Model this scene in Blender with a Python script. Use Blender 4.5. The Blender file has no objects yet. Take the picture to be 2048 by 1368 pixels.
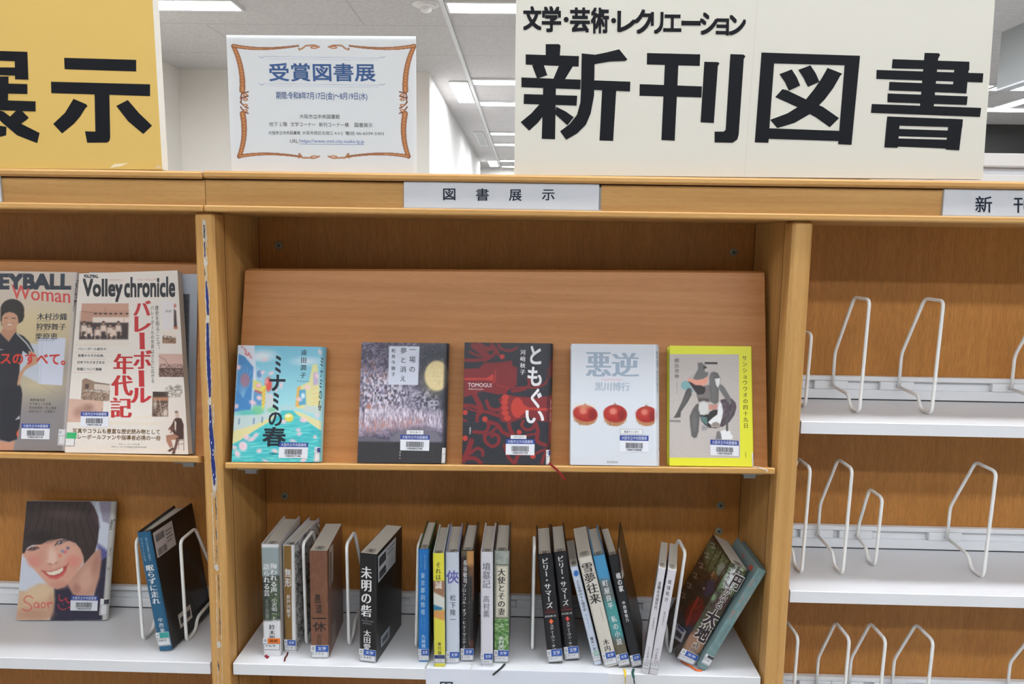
import bpy, math, random
import numpy as np
from mathutils import Matrix, Vector

SC = bpy.context.scene
COL = SC.collection
rnd = random.Random(7)

# ---------------------------------------------------------------- camera
# Units are metres, X along the bookcase, Y into the room behind it, Z up;
# Z = 0 is the height of the header board, the floor lies at Z = FLOOR.
CAMP = np.array([0.042127, -1.144378, 0.005664])
YAW, PITCH, ROLL, FPX = -0.02017, -0.126553, 0.015455, 1507.877661
W, H = 2048, 1368
FLOOR, CEIL = -1.45, 1.22


def cam_axes():
    cy, sy, cp, sp = math.cos(YAW), math.sin(YAW), math.cos(PITCH), math.sin(PITCH)
    f = np.array([sy * cp, cy * cp, sp])
    r = np.array([cy, -sy, 0.0])
    u = np.cross(r, f)
    c, s = math.cos(ROLL), math.sin(ROLL)
    return c * r + s * u, -s * r + c * u, f


CR, CU, CF = cam_axes()
cd = bpy.data.cameras.new('camera')
cd.sensor_fit = 'HORIZONTAL'
cd.sensor_width = 36.0
cd.lens = FPX / W * 36.0
cd.clip_start, cd.clip_end = 0.02, 100
cam = bpy.data.objects.new('camera', cd)
COL.objects.link(cam)
cam.matrix_world = Matrix(((CR[0], CU[0], -CF[0], CAMP[0]), (CR[1], CU[1], -CF[1], CAMP[1]),
                           (CR[2], CU[2], -CF[2], CAMP[2]), (0, 0, 0, 1)))
SC.camera = cam

# ---------------------------------------------------------------- light, exposure
SC.view_settings.view_transform = 'Standard'
SC.view_settings.look = 'None'
SC.view_settings.gamma = 1.0
SC.view_settings.use_curve_mapping = False
SC.view_settings.exposure = 0.0
LAMP_POWER = 13.0          # emission of the fluorescent diffusers
ALB = 0.90                 # printed colours: photo value -> albedo
wd = bpy.data.worlds.new('world')
wd.use_nodes = True
wd.node_tree.nodes['Background'].inputs[0].default_value = (0.95, 0.97, 1.0, 1)
wd.node_tree.nodes['Background'].inputs[1].default_value = 0.35
SC.world = wd


# ---------------------------------------------------------------- measuring helpers
def ray(x, y):
    return CF + CR * ((x - W / 2) / FPX) - CU * ((y - H / 2) / FPX)


def hit(x, y, o, n):
    """Point of the plane (o, n) that the photograph shows at pixel x, y."""
    d = ray(x, y)
    return CAMP + d * (np.dot(np.subtract(o, CAMP), n) / np.dot(d, n))


def atX(x, y, v): return hit(x, y, (v, 0, 0), (1, 0, 0))
def atY(x, y, v): return hit(x, y, (0, v, 0), (0, 1, 0))
def atZ(x, y, v): return hit(x, y, (0, 0, v), (0, 0, 1))


def pix(P):
    d = np.asarray(P) - CAMP
    z = d @ CF
    return W / 2 + FPX * (d @ CR) / z, H / 2 - FPX * (d @ CU) / z


def zp(z, p):
    """Zoomed coordinates -> photo pixels."""
    return z[0] + p[0] / z[2], z[1] + p[1] / z[2]


def lin(c, k=1.0):
    a = np.asarray(c, float) / 255.0
    a = np.where(a <= 0.04045, a / 12.92, ((a + 0.055) / 1.055) ** 2.4)
    return np.clip(a * k, 0.0, 0.88)


def unit(v):
    v = np.asarray(v, float)
    return v / np.linalg.norm(v)


# ---------------------------------------------------------------- mesh builder
class MB:
    def __init__(s):
        s.v, s.f, s.c, s.m, s.n = [], [], [], [], 0

    def add(s, verts, faces, col=(255, 255, 255), mat=0, k=None):
        verts = np.asarray(verts, float).reshape(-1, 3)
        n = len(verts)
        c = np.asarray(col, float)
        c = lin(c, ALB if k is None else k)
        if c.ndim == 1:
            c = np.tile(c, (n, 1))
        s.v.append(verts)
        s.c.append(c)
        o = s.n
        if isinstance(faces, np.ndarray):
            s.f.extend((faces + o).tolist())
        else:
            s.f.extend([[i + o for i in f] for f in faces])
        s.m.extend([mat] * len(faces))
        s.n += n
        return s

    def poly(s, pts, col=(255, 255, 255), mat=0, k=None):
        return s.add(pts, [list(range(len(pts)))], col, mat, k)

    def box(s, x0, x1, y0, y1, z0, z1, col=(255, 255, 255), mat=0, k=None):
        v = [(x, y, z) for z in (z0, z1) for y in (y0, y1) for x in (x0, x1)]
        return s.add(v, [(0, 2, 3, 1), (4, 5, 7, 6), (0, 1, 5, 4), (2, 6, 7, 3), (0, 4, 6, 2), (1, 3, 7, 5)], col, mat, k)

    def bbox(s, x0, x1, y0, y1, z0, z1, b=0.002, col=(255, 255, 255), mat=0, k=None):
        """A box with chamfered edges."""
        import itertools
        lo, hi = np.array((x0, y0, z0), float), np.array((x1, y1, z1), float)
        b = min(b, *(0.45 * (hi - lo)))
        idx, vs = {}, []
        for sx, sy, sz in itertools.product((0, 1), repeat=3):
            base = np.where((sx, sy, sz), hi, lo)
            sg = np.where((sx, sy, sz), -1, 1)
            for a in range(3):
                p = base + sg * b
                p[a] = base[a]
                idx[(sx, sy, sz, a)] = len(vs)
                vs.append(p)
        F = []
        for a in range(3):
            o = [i for i in range(3) if i != a]
            for t in (0, 1):
                q = []
                for (p1, p2) in ((0, 0), (1, 0), (1, 1), (0, 1)):
                    kk = [0, 0, 0]
                    kk[a], kk[o[0]], kk[o[1]] = t, p1, p2
                    q.append(idx[(*kk, a)])
                F.append(q if (t == 1) != (a == 1) else q[::-1])
        for a in range(3):
            o = [i for i in range(3) if i != a]
            for p1, p2 in itertools.product((0, 1), repeat=2):
                q = []
                for t, face in ((0, o[0]), (0, o[1]), (1, o[1]), (1, o[0])):
                    kk = [0, 0, 0]
                    kk[a], kk[o[0]], kk[o[1]] = t, p1, p2
                    q.append(idx[(*kk, face)])
                F.append(q)
        for sx, sy, sz in itertools.product((0, 1), repeat=3):
            F.append([idx[(sx, sy, sz, a)] for a in range(3)])
        return s.add(vs, F, col, mat, k)

    def prism(s, front, back, col=(255, 255, 255), mat=0, k=None):
        """Closed solid between two matching outlines."""
        n = len(front)
        F = [list(range(n)), list(range(2 * n - 1, n - 1, -1))]
        for i in range(n):
            j = (i + 1) % n
            F.append([i, i + n, j + n, j])
        return s.add(list(front) + list(back), F, col, mat, k)

    def tube(s, path, r, closed=False, seg=10, col=(255, 255, 255), mat=0, k=None):
        P = [np.asarray(p, float) for p in path]
        n = len(P)
        V, F = [], []
        up = None
        for i in range(n):
            a = P[i - 1] if (i > 0 or closed) else P[i]
            b = P[(i + 1) % n] if (i < n - 1 or closed) else P[i]
            t = unit(b - a)
            if up is None:
                up = np.array((1.0, 0, 0)) if abs(t[0]) < 0.9 else np.array((0, 0, 1.0))
            up = unit(up - t * np.dot(up, t))
            w = np.cross(t, up)
            for q in range(seg):
                an = 2 * math.pi * q / seg
                V.append(P[i] + (up * math.cos(an) + w * math.sin(an)) * r)
        for i in range(n if closed else n - 1):
            j = (i + 1) % n
            for q in range(seg):
                q2 = (q + 1) % seg
                F.append([i * seg + q, i * seg + q2, j * seg + q2, j * seg + q])
        if not closed:
            F.append(list(range(seg))[::-1])
            F.append([(n - 1) * seg + q for q in range(seg)])
        return s.add(V, F, col, mat, k)

    def lathe(s, prof, o, ax, seg=24, col=(255, 255, 255), mat=0, k=None):
        """Profile [(radius, height)] turned about the axis ax through o."""
        ax = unit(ax)
        e1 = unit(np.cross(ax, (0.3, 1, 0.2)))
        e2 = np.cross(ax, e1)
        V, F = [], []
        for r, h in prof:
            for q in range(seg):
                a = 2 * math.pi * q / seg
                V.append(np.asarray(o) + ax * h + (e1 * math.cos(a) + e2 * math.sin(a)) * r)
        for i in range(len(prof) - 1):
            for q in range(seg):
                q2 = (q + 1) % seg
                F.append([i * seg + q, i * seg + q2, (i + 1) * seg + q2, (i + 1) * seg + q])
        F.append(list(range(seg))[::-1])
        F.append([(len(prof) - 1) * seg + q for q in range(seg)])
        return s.add(V, F, col, mat, k)

    def build(s, name, mats, parent=None, local=False, smooth=False):
        v = np.concatenate(s.v)
        if parent is not None and not local:
            Mw, q = parent.matrix_basis.copy(), parent.parent
            while q is not None:
                Mw, q = q.matrix_basis @ Mw, q.parent
            Mi = np.array(Mw.inverted())
            v = v @ Mi[:3, :3].T + Mi[:3, 3]
        me = bpy.data.meshes.new(name)
        me.from_pydata(v.tolist(), [], s.f)
        if not isinstance(mats, (list, tuple)):
            mats = [mats]
        for m in mats:
            me.materials.append(m)
        if len(mats) > 1:
            me.polygons.foreach_set('material_index', s.m)
        c = np.ones((len(v), 4), np.float32)
        c[:, :3] = np.concatenate(s.c)
        at = me.color_attributes.new('Col', 'FLOAT_COLOR', 'POINT')
        at.data.foreach_set('color', c.ravel())
        if smooth:
            me.polygons.foreach_set('use_smooth', [True] * len(me.polygons))
        me.update()
        o = bpy.data.objects.new(name, me)
        COL.objects.link(o)
        if parent is not None:
            o.parent = parent
        return o


def tag(o, label=None, cat=None, group=None, kind=None):
    if label: o['label'] = label
    if cat: o['category'] = cat
    if group: o['group'] = group
    if kind: o['kind'] = kind
    return o


def thing(name, label, cat, loc=(0, 0, 0), group=None, M=None):
    o = bpy.data.objects.new(name, None)
    o.empty_display_size = 0.02
    COL.objects.link(o)
    o.matrix_world = Matrix(M) if M is not None else Matrix.Translation(Vector(loc))
    return tag(o, label, cat, group)


def frame(o, ux, uy, uz):
    """4x4 pose from an origin and three axes."""
    return [[ux[i], uy[i], uz[i], o[i]] for i in range(3)] + [[0, 0, 0, 1]]


# ---------------------------------------------------------------- materials
def new_mat(name):
    m = bpy.data.materials.new(name)
    m.use_nodes = True
    nt = m.node_tree
    return m, nt, nt.nodes['Principled BSDF']


def N(nt, kind, **kw):
    n = nt.nodes.new(kind)
    for a, b in kw.items():
        setattr(n, a, b)
    return n


def plain(name, c, rough=0.5, k=1.0, spec=0.5, bump=0.0, bscale=300, mott=0.0, metal=0.0):
    """Painted / plastic surface with a little procedural mottling."""
    m, nt, b = new_mat(name)
    b.inputs['Roughness'].default_value = rough
    b.inputs['Specular IOR Level'].default_value = spec
    b.inputs['Metallic'].default_value = metal
    a = lin(c, k)
    tc = N(nt, 'ShaderNodeTexCoord')
    nz = N(nt, 'ShaderNodeTexNoise')
    nz.inputs['Scale'].default_value = bscale
    nz.inputs['Detail'].default_value = 3
    nt.links.new(tc.outputs['Object'], nz.inputs['Vector'])
    mx = N(nt, 'ShaderNodeMix', data_type='RGBA')
    mx.inputs[6].default_value = (*(a * (1 - mott)), 1)
    mx.inputs[7].default_value = (*np.clip(a * (1 + mott), 0, .92), 1)
    nt.links.new(nz.outputs['Fac'], mx.inputs[0])
    nt.links.new(mx.outputs[2], b.inputs['Base Color'])
    if bump:
        bp = N(nt, 'ShaderNodeBump')
        bp.inputs['Strength'].default_value = bump
        bp.inputs['Distance'].default_value = 0.0006
        nt.links.new(nz.outputs['Fac'], bp.inputs['Height'])
        nt.links.new(bp.outputs['Normal'], b.inputs['Normal'])
    return m


def printed(name, rough=0.4, spec=0.4, coat=0.0):
    """Printed paper or board: ink colours come from the mesh's colour attribute."""
    m, nt, b = new_mat(name)
    at = N(nt, 'ShaderNodeAttribute', attribute_name='Col')
    nt.links.new(at.outputs['Color'], b.inputs['Base Color'])
    b.inputs['Roughness'].default_value = rough
    b.inputs['Specular IOR Level'].default_value = spec
    b.inputs['Coat Weight'].default_value = coat
    b.inputs['Coat Roughness'].default_value = 0.25
    return m


def wood(name, axis, c0, c1, k=1.0, rough=0.45, fleck=0.5, streak=1.0):
    """Beech veneer; the grain runs along the given axis (0, 1 or 2)."""
    m, nt, b = new_mat(name)
    tc = N(nt, 'ShaderNodeTexCoord')
    mp = N(nt, 'ShaderNodeMapping')
    sc = [90.0, 90.0, 90.0]
    sc[axis] = 3.0
    mp.inputs['Scale'].default_value = sc
    nt.links.new(tc.outputs['Object'], mp.inputs['Vector'])
    n1 = N(nt, 'ShaderNodeTexNoise')
    n1.inputs['Scale'].default_value = 1.0
    n1.inputs['Detail'].default_value = 5
    n1.inputs['Distortion'].default_value = 0.25
    nt.links.new(mp.outputs['Vector'], n1.inputs['Vector'])
    m2 = N(nt, 'ShaderNodeMapping')
    s2 = [700.0, 700.0, 700.0]
    s2[axis] = 60.0
    m2.inputs['Scale'].default_value = s2
    nt.links.new(tc.outputs['Object'], m2.inputs['Vector'])
    n2 = N(nt, 'ShaderNodeTexNoise')
    n2.inputs['Detail'].default_value = 2
    n2.inputs['Scale'].default_value = 1.0
    nt.links.new(m2.outputs['Vector'], n2.inputs['Vector'])
    m3 = N(nt, 'ShaderNodeMapping')
    s3 = [6.0, 6.0, 6.0]
    s3[axis] = 0.5
    m3.inputs['Scale'].default_value = s3
    nt.links.new(tc.outputs['Object'], m3.inputs['Vector'])
    n3 = N(nt, 'ShaderNodeTexNoise')
    n3.inputs['Scale'].default_value = 1.0
    n3.inputs['Detail'].default_value = 2
    nt.links.new(m3.outputs['Vector'], n3.inputs['Vector'])
    r = N(nt, 'ShaderNodeMapRange')
    r.inputs[1].default_value, r.inputs[2].default_value = 0.33, 0.67
    nt.links.new(n1.outputs['Fac'], r.inputs[0])
    mx = N(nt, 'ShaderNodeMix', data_type='RGBA')
    mx.inputs[6].default_value = (*lin(c0, k), 1)
    mx.inputs[7].default_value = (*lin(c1, k), 1)
    nt.links.new(r.outputs[0], mx.inputs[0])
    r3 = N(nt, 'ShaderNodeMapRange')
    r3.inputs[1].default_value, r3.inputs[2].default_value = 0.3, 0.7
    r3.inputs[3].default_value, r3.inputs[4].default_value = 1 - 0.10 * streak, 1 + 0.08 * streak
    nt.links.new(n3.outputs['Fac'], r3.inputs[0])
    r2 = N(nt, 'ShaderNodeMapRange')
    r2.inputs[1].default_value, r2.inputs[2].default_value = 0.3, 0.7
    r2.inputs[3].default_value, r2.inputs[4].default_value = 1 - 0.16 * fleck, 1 + 0.1 * fleck
    nt.links.new(n2.outputs['Fac'], r2.inputs[0])
    mu = N(nt, 'ShaderNodeMath', operation='MULTIPLY')
    nt.links.new(r3.outputs[0], mu.inputs[0])
    nt.links.new(r2.outputs[0], mu.inputs[1])
    vm = N(nt, 'ShaderNodeVectorMath', operation='SCALE')
    nt.links.new(mx.outputs[2], vm.inputs[0])
    nt.links.new(mu.outputs[0], vm.inputs['Scale'])
    nt.links.new(vm.outputs[0], b.inputs['Base Color'])
    b.inputs['Roughness'].default_value = rough
    b.inputs['Specular IOR Level'].default_value = 0.4
    return m


def glow(name, c, s):
    m, nt, b = new_mat(name)
    b.inputs['Base Color'].default_value = (0.9, 0.9, 0.9, 1)
    b.inputs['Emission Color'].default_value = (*c, 1)
    b.inputs['Emission Strength'].default_value = s
    return m


WA, WB = (188, 140, 79), (205, 159, 96)
M = {
    'wood_x': wood('beech_along', 0, WA, WB, 0.95),
    'wood_z': wood('beech_upright', 2, WA, WB, 0.95),
    'wood_back': wood('beech_back_panel', 2, (178, 118, 54), (186, 127, 61), 0.95, fleck=1.2, streak=.5),
    'wood_disp': wood('beech_display', 0, (178, 117, 63), (190, 131, 77), 0.95),
    'seam_and_shade': plain('dark_seam_and_shade', (74, 46, 27), 0.8),  # real joints, and the painted shadow line under the cap
    'white': plain('white_enamel', (217, 218, 222), 0.32, 1.0, mott=0.01),
    'rail': plain('white_rail', (224, 226, 230), 0.4, 1.0, mott=0.02, bscale=60),
    'wire': plain('white_coated_wire', (240, 242, 240), 0.35, 1.0),
    'screw': plain('zinc_screw', (140, 146, 134), 0.4, 1.0),
    'slot': plain('dark_slot', (30, 30, 32), 0.7),
    'print': printed('printed_matte', 0.5),
    'film': printed('printed_film', 0.3, 0.5),
    'sign': printed('sign_board_print', 0.6, 0.15),
    'wall': plain('painted_wall', (240, 236, 229), 0.85, 1.0, mott=0.02, bscale=8),
    'wall_w': plain('white_partition', (238, 236, 234), 0.7, 1.0, mott=0.02, bscale=3),
    'beam': plain('grey_soffit', (152, 155, 155), 0.6, 1.0, mott=0.02, bscale=4),
    'grey': plain('grey_metal', (150, 152, 152), 0.45),
    'dark': plain('dark_metal', (62, 62, 62), 0.5),
    'lamp': glow('fluorescent_diffuser', (0.93, 0.97, 1.0), LAMP_POWER),
    'lamp_top': glow('fluorescent_diffuser_near', (0.93, 0.97, 1.0), LAMP_POWER * 1.7),
    'lamp2': glow('fluorescent_diffuser_bright', (0.95, 0.98, 1.0), LAMP_POWER * 2.2),
    'lamp3': glow('fluorescent_diffuser_aisle', (0.93, 0.97, 1.0), LAMP_POWER * 1.8),
    'lampf': plain('lamp_frame', (225, 225, 225), 0.5),
}


def floor_mat():
    m, nt, b = new_mat('carpet')
    tc = N(nt, 'ShaderNodeTexCoord')
    nz = N(nt, 'ShaderNodeTexNoise')
    nz.inputs['Scale'].default_value = 160
    nt.links.new(tc.outputs['Object'], nz.inputs['Vector'])
    mx = N(nt, 'ShaderNodeMix', data_type='RGBA')
    mx.inputs[6].default_value = (*lin((150, 150, 150)), 1)
    mx.inputs[7].default_value = (*lin((168, 168, 168)), 1)
    nt.links.new(nz.outputs['Fac'], mx.inputs[0])
    nt.links.new(mx.outputs[2], b.inputs['Base Color'])
    b.inputs['Roughness'].default_value = 0.9
    return m


def ceiling_mat():
    """Mineral boards with fine pinholes and butt joints."""
    m, nt, b = new_mat('ceiling_boards')
    tc = N(nt, 'ShaderNodeTexCoord')
    br = N(nt, 'ShaderNodeTexBrick')
    br.offset = 0.5
    br.inputs['Color1'].default_value = (*lin((212, 208, 206)), 1)
    br.inputs['Color2'].default_value = (*lin((208, 204, 202)), 1)
    br.inputs['Mortar'].default_value = (*lin((184, 180, 178)), 1)
    br.inputs['Scale'].default_value = 1.0
    br.inputs['Mortar Size'].default_value = 0.004
    br.inputs['Brick Width'].default_value = 1.8
    br.inputs['Row Height'].default_value = 0.65
    nt.links.new(tc.outputs['Object'], br.inputs['Vector'])
    nz = N(nt, 'ShaderNodeTexNoise')
    nz.inputs['Scale'].default_value = 70
    nz.inputs['Detail'].default_value = 4
    nt.links.new(tc.outputs['Object'], nz.inputs['Vector'])
    r = N(nt, 'ShaderNodeMapRange')
    r.inputs[1].default_value, r.inputs[2].default_value = 0.35, 0.65
    r.inputs[3].default_value, r.inputs[4].default_value = 0.90, 1.05
    nt.links.new(nz.outputs['Fac'], r.inputs[0])
    vm = N(nt, 'ShaderNodeVectorMath', operation='SCALE')
    nt.links.new(br.outputs['Color'], vm.inputs[0])
    nt.links.new(r.outputs[0], vm.inputs['Scale'])
    nt.links.new(vm.outputs[0], b.inputs['Base Color'])
    b.inputs['Roughness'].default_value = 0.9
    return m


M['floor'], M['ceil'] = floor_mat(), ceiling_mat()


def acrylic():
    """Thin clear sheet: lets light straight through, reflects a little at grazing angles."""
    m, nt, b = new_mat('clear_acrylic')
    out = nt.nodes['Material Output']
    tr = N(nt, 'ShaderNodeBsdfTransparent')
    tr.inputs['Color'].default_value = (0.975, 0.98, 0.985, 1)
    gl = N(nt, 'ShaderNodeBsdfGlossy')
    gl.inputs['Roughness'].default_value = 0.04
    fr = N(nt, 'ShaderNodeFresnel')
    fr.inputs['IOR'].default_value = 1.12
    mx = N(nt, 'ShaderNodeMixShader')
    nt.links.new(fr.outputs[0], mx.inputs[0])
    nt.links.new(tr.outputs[0], mx.inputs[1])
    nt.links.new(gl.outputs[0], mx.inputs[2])
    nt.links.new(mx.outputs[0], out.inputs['Surface'])
    return m


M['acrylic'] = acrylic()

# ---------------------------------------------------------------- lettering
_glyph = {}


def glyph(s):
    if s not in _glyph:
        c = bpy.data.curves.new('lettering', 'FONT')
        c.body = s
        c.resolution_u = 3
        o = bpy.data.objects.new('lettering', c)
        me = bpy.data.meshes.new_from_object(o)
        v = np.array([p.co[:2] for p in me.vertices]).reshape(-1, 2)
        f = [list(p.vertices) for p in me.polygons]
        bpy.data.objects.remove(o)
        bpy.data.meshes.remove(me)
        bpy.data.curves.remove(c)
        _glyph[s] = (v, f)
    return _glyph[s]


def lay(s, vert=False, rot=False, gap=0.0):
    """Vertices (em units) and faces of a line or a column of writing."""
    V, F, n = [], [], 0
    if not vert:
        if gap:
            x = 0.0
            for ch in s:
                if ch != ' ':
                    v, f = glyph(ch)
                    V.append(v + (x, 0))
                    F += [[i + n for i in q] for q in f]
                    n += len(v)
                x += 1 + gap
            return np.concatenate(V), F
        return glyph(s)
    y = 0.0
    for ch in s:
        if ch == ' ':
            y -= 0.5
            continue
        v, f = glyph(ch)
        v = v.copy()
        if ch in 'ー～…―（）':
            v = np.stack([0.5 + (v[:, 1] - 0.38), 0.38 - (v[:, 0] - 0.5)], 1)
            f = f
        elif ch in '、。':
            v = v + (0.55, 0.55)
        elif ord(ch) < 128:
            v = v + (0.2, 0.05)
        V.append(v + (0, y))
        F += [[i + n for i in q] for q in f]
        n += len(v)
        y -= 1 + gap
    return np.concatenate(V), F


BOLD = {0: [(0, 0)], 1: [(0, 0), (1, 0), (0, 1), (1, 1)], 2: [(-1, -1), (1, -1), (-1, 1), (1, 1), (0, 0)],
        'm': [(0, 0), (1, 0), (-1, 0)]}


def text(mb, mp, s, tl, tr, bl, col, bold=0, vert=False, wt=0.025, gap=0.0, mat=0, turn=False, k=None, lift=0.0):
    """Writing whose ink fills the parallelogram tl, tr, bl in the coordinates that mp(x, y, lift) understands."""
    v, f = lay(s, vert, gap=gap)
    if turn:                                   # whole line turned a quarter to the right
        v = np.stack([v[:, 1], -v[:, 0]], 1)
    lo, hi = v.min(0), v.max(0)
    tl, tr, bl = (np.asarray(p, float) for p in (tl, tr, bl))
    sp = np.where(hi - lo < 1e-6, 1, hi - lo)
    for i, (dx, dy) in enumerate(BOLD[bold]):
        w = v + np.array((dx, dy)) * wt
        uu, vv = (w[:, 0] - lo[0]) / sp[0], (hi[1] - w[:, 1]) / sp[1]
        P = tl + uu[:, None] * (tr - tl) + vv[:, None] * (bl - tl)
        mb.add([mp(p[0], p[1], lift + 0.00024 + 0.00002 * i) for p in P], f, col, mat, k)


# ---------------------------------------------------------------- printed pictures
class Art:
    """A flat picture described by soft-edged patches, evaluated wherever a mesh vertex needs its ink colour."""

    def __init__(s, z=(0, 0, 1), seed=1):
        s.z, s.ops, s.seed = z, [], seed

    def fill(s, c): s.ops.append(('f', c)); return s
    def grad(s, p0, p1, c0, c1): s.ops.append(('g', p0, p1, c0, c1)); return s
    def poly(s, pts, c, soft=1.0, a=1.0, z=None): s.ops.append(('p', s._z(pts, z), c, soft, a)); return s
    def line(s, pts, w, c, a=1.0, soft=1.0, z=None): s.ops.append(('l', s._z(pts, z), w, c, a, soft)); return s
    def curve(s, pts, w, c, a=1.0, soft=1.0, n=5):
        P = [np.array(p, float) for p in pts]
        P = [2 * P[0] - P[1]] + P + [2 * P[-1] - P[-2]]
        o = []
        for i in range(1, len(P) - 2):
            for k in range(n):
                t = k / n
                o.append(tuple(.5 * (2 * P[i] + (P[i + 1] - P[i - 1]) * t + (2 * P[i - 1] - 5 * P[i] + 4 * P[i + 1] - P[i + 2]) * t * t + (3 * P[i] - P[i - 1] - 3 * P[i + 1] + P[i + 2]) * t ** 3)))
        o.append(tuple(P[-2]))
        return s.line(o, w, c, a, soft)

    def noise(s, sx, sy, c, amt=1.0, thr=0.5, wid=0.2, seed=1, mask=None, msoft=6): s.ops.append(('n', sx, sy, c, amt, thr, wid, seed, mask, msoft)); return s

    def _z(s, pts, z):
        if z is None:
            return pts
        return [((zp(z, p)[0] - s.z[0]) * s.z[2], (zp(z, p)[1] - s.z[1]) * s.z[2]) for p in pts]

    def ell(s, x, y, rx, ry, c, soft=1.0, a=1.0, rot=0, z=None):
        if z is not None:
            (x, y), = s._z([(x, y)], z)
            rx, ry = rx * s.z[2] / z[2], ry * s.z[2] / z[2]
        s.ops.append(('e', x, y, rx, ry, c, soft, a, rot))
        return s

    @staticmethod
    def _inside(x, y, pts):
        ins = np.zeros(x.shape, bool)
        d2 = np.full(x.shape, 1e18)
        n = len(pts)
        for i in range(n):
            (x0, y0), (x1, y1) = pts[i], pts[(i + 1) % n]
            if y0 != y1:
                cr = (y0 > y) != (y1 > y)
                ins ^= cr & (x < (x1 - x0) * (y - y0) / (y1 - y0) + x0)
            dx, dy = x1 - x0, y1 - y0
            t = np.clip(((x - x0) * dx + (y - y0) * dy) / max(dx * dx + dy * dy, 1e-9), 0, 1)
            d2 = np.minimum(d2, (x - x0 - t * dx) ** 2 + (y - y0 - t * dy) ** 2)
        return np.where(ins, 1, -1) * np.sqrt(d2)

    @staticmethod
    def _vn(x, y, seed):
        g = np.random.RandomState(seed).rand(64, 64)
        i, j = np.floor(x).astype(int), np.floor(y).astype(int)
        fx, fy = x - i, y - j
        fx, fy = fx * fx * (3 - 2 * fx), fy * fy * (3 - 2 * fy)
        a = lambda p, q: g[p % 64, q % 64]
        return (a(i, j) * (1 - fx) + a(i + 1, j) * fx) * (1 - fy) + (a(i, j + 1) * (1 - fx) + a(i + 1, j + 1) * fx) * fy

    def eval(s, X, Y):
        S = s.z[2]
        x, y = (X - s.z[0]) * S, (Y - s.z[1]) * S
        C = np.full((len(x), 3), 200.0)
        for op in s.ops:
            k = op[0]
            if k == 'f':
                C[:] = op[1]
            elif k == 'g':
                (x0, y0), (x1, y1) = op[1], op[2]
                t = np.clip(((x - x0) * (x1 - x0) + (y - y0) * (y1 - y0)) / ((x1 - x0) ** 2 + (y1 - y0) ** 2), 0, 1)[:, None]
                C[:] = np.array(op[3], float) * (1 - t) + np.array(op[4], float) * t
            elif k == 'p':
                pts, c, soft, a = op[1:]
                q = np.array(pts)
                so = soft * S
                b = (x > q[:, 0].min() - so) & (x < q[:, 0].max() + so) & (y > q[:, 1].min() - so) & (y < q[:, 1].max() + so)
                if b.any():
                    al = (np.clip(0.5 + s._inside(x[b], y[b], pts) / so, 0, 1) * a)[:, None]
                    C[b] = C[b] * (1 - al) + np.array(c, float) * al
            elif k == 'l':
                pts, w, c, a, soft = op[1:]
                so = soft * S
                q = np.array(pts)
                b = (x > q[:, 0].min() - so - w) & (x < q[:, 0].max() + so + w) & (y > q[:, 1].min() - so - w) & (y < q[:, 1].max() + so + w)
                if b.any():
                    xb, yb = x[b], y[b]
                    d2 = np.full(xb.shape, 1e18)
                    for (x0, y0), (x1, y1) in zip(pts[:-1], pts[1:]):
                        dx, dy = x1 - x0, y1 - y0
                        t = np.clip(((xb - x0) * dx + (yb - y0) * dy) / max(dx * dx + dy * dy, 1e-9), 0, 1)
                        d2 = np.minimum(d2, (xb - x0 - t * dx) ** 2 + (yb - y0 - t * dy) ** 2)
                    al = (np.clip(0.5 + (w / 2 - np.sqrt(d2)) / so, 0, 1) * a)[:, None]
                    C[b] = C[b] * (1 - al) + np.array(c, float) * al
            elif k == 'e':
                cx, cy, rx, ry, c, soft, a, rot = op[1:]
                co, si = math.cos(math.radians(rot)), math.sin(math.radians(rot))
                u, v = ((x - cx) * co + (y - cy) * si) / rx, (-(x - cx) * si + (y - cy) * co) / ry
                d = (1 - np.sqrt(u * u + v * v)) * min(rx, ry)
                al = (np.clip(0.5 + d / (soft * S), 0, 1) * a)[:, None]
                C = C * (1 - al) + np.array(c, float) * al
            elif k == 'n':
                sx, sy, c, amt, thr, wid, seed, mask, ms = op[1:]
                nn = 0.6 * s._vn(x / sx, y / sy, seed) + 0.4 * s._vn(x / sx * 2.1 + 5, y / sy * 2.1, seed + 1)
                al = np.clip((nn - thr) / wid + 0.5, 0, 1) * amt
                if mask is not None:
                    al = al * np.clip(0.5 + s._inside(x, y, mask) / (ms * S), 0, 1)
                C = C * (1 - al[:, None]) + np.array(c, float) * al[:, None]
        return C


def art_grid(mb, fn, nu, nv, Mx, art, mat=0, k=None):
    """A fine grid of the surface fn(u, v) -> local point, inked by the picture."""
    u, v = np.meshgrid(np.linspace(0, 1, nu + 1), np.linspace(0, 1, nv + 1))
    P = np.asarray(fn(u.ravel(), v.ravel()), float)
    Mn = np.array(Mx)
    Wd = P @ Mn[:3, :3].T + Mn[:3, 3]
    X, Y = pix(Wd)
    C = art.eval(X, Y)
    i = (np.arange(nv)[:, None] * (nu + 1) + np.arange(nu)[None, :]).ravel()
    F = np.stack([i, i + nu + 1, i + nu + 2, i + 1], 1)
    mb.add(P, F, C, mat, k)


# ---------------------------------------------------------------- library labels
DIG = ['1086927148', '1086805248', '1086395778', '1086334008', '1084785878', '1086246318', '1084739418', '1082065928']


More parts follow.
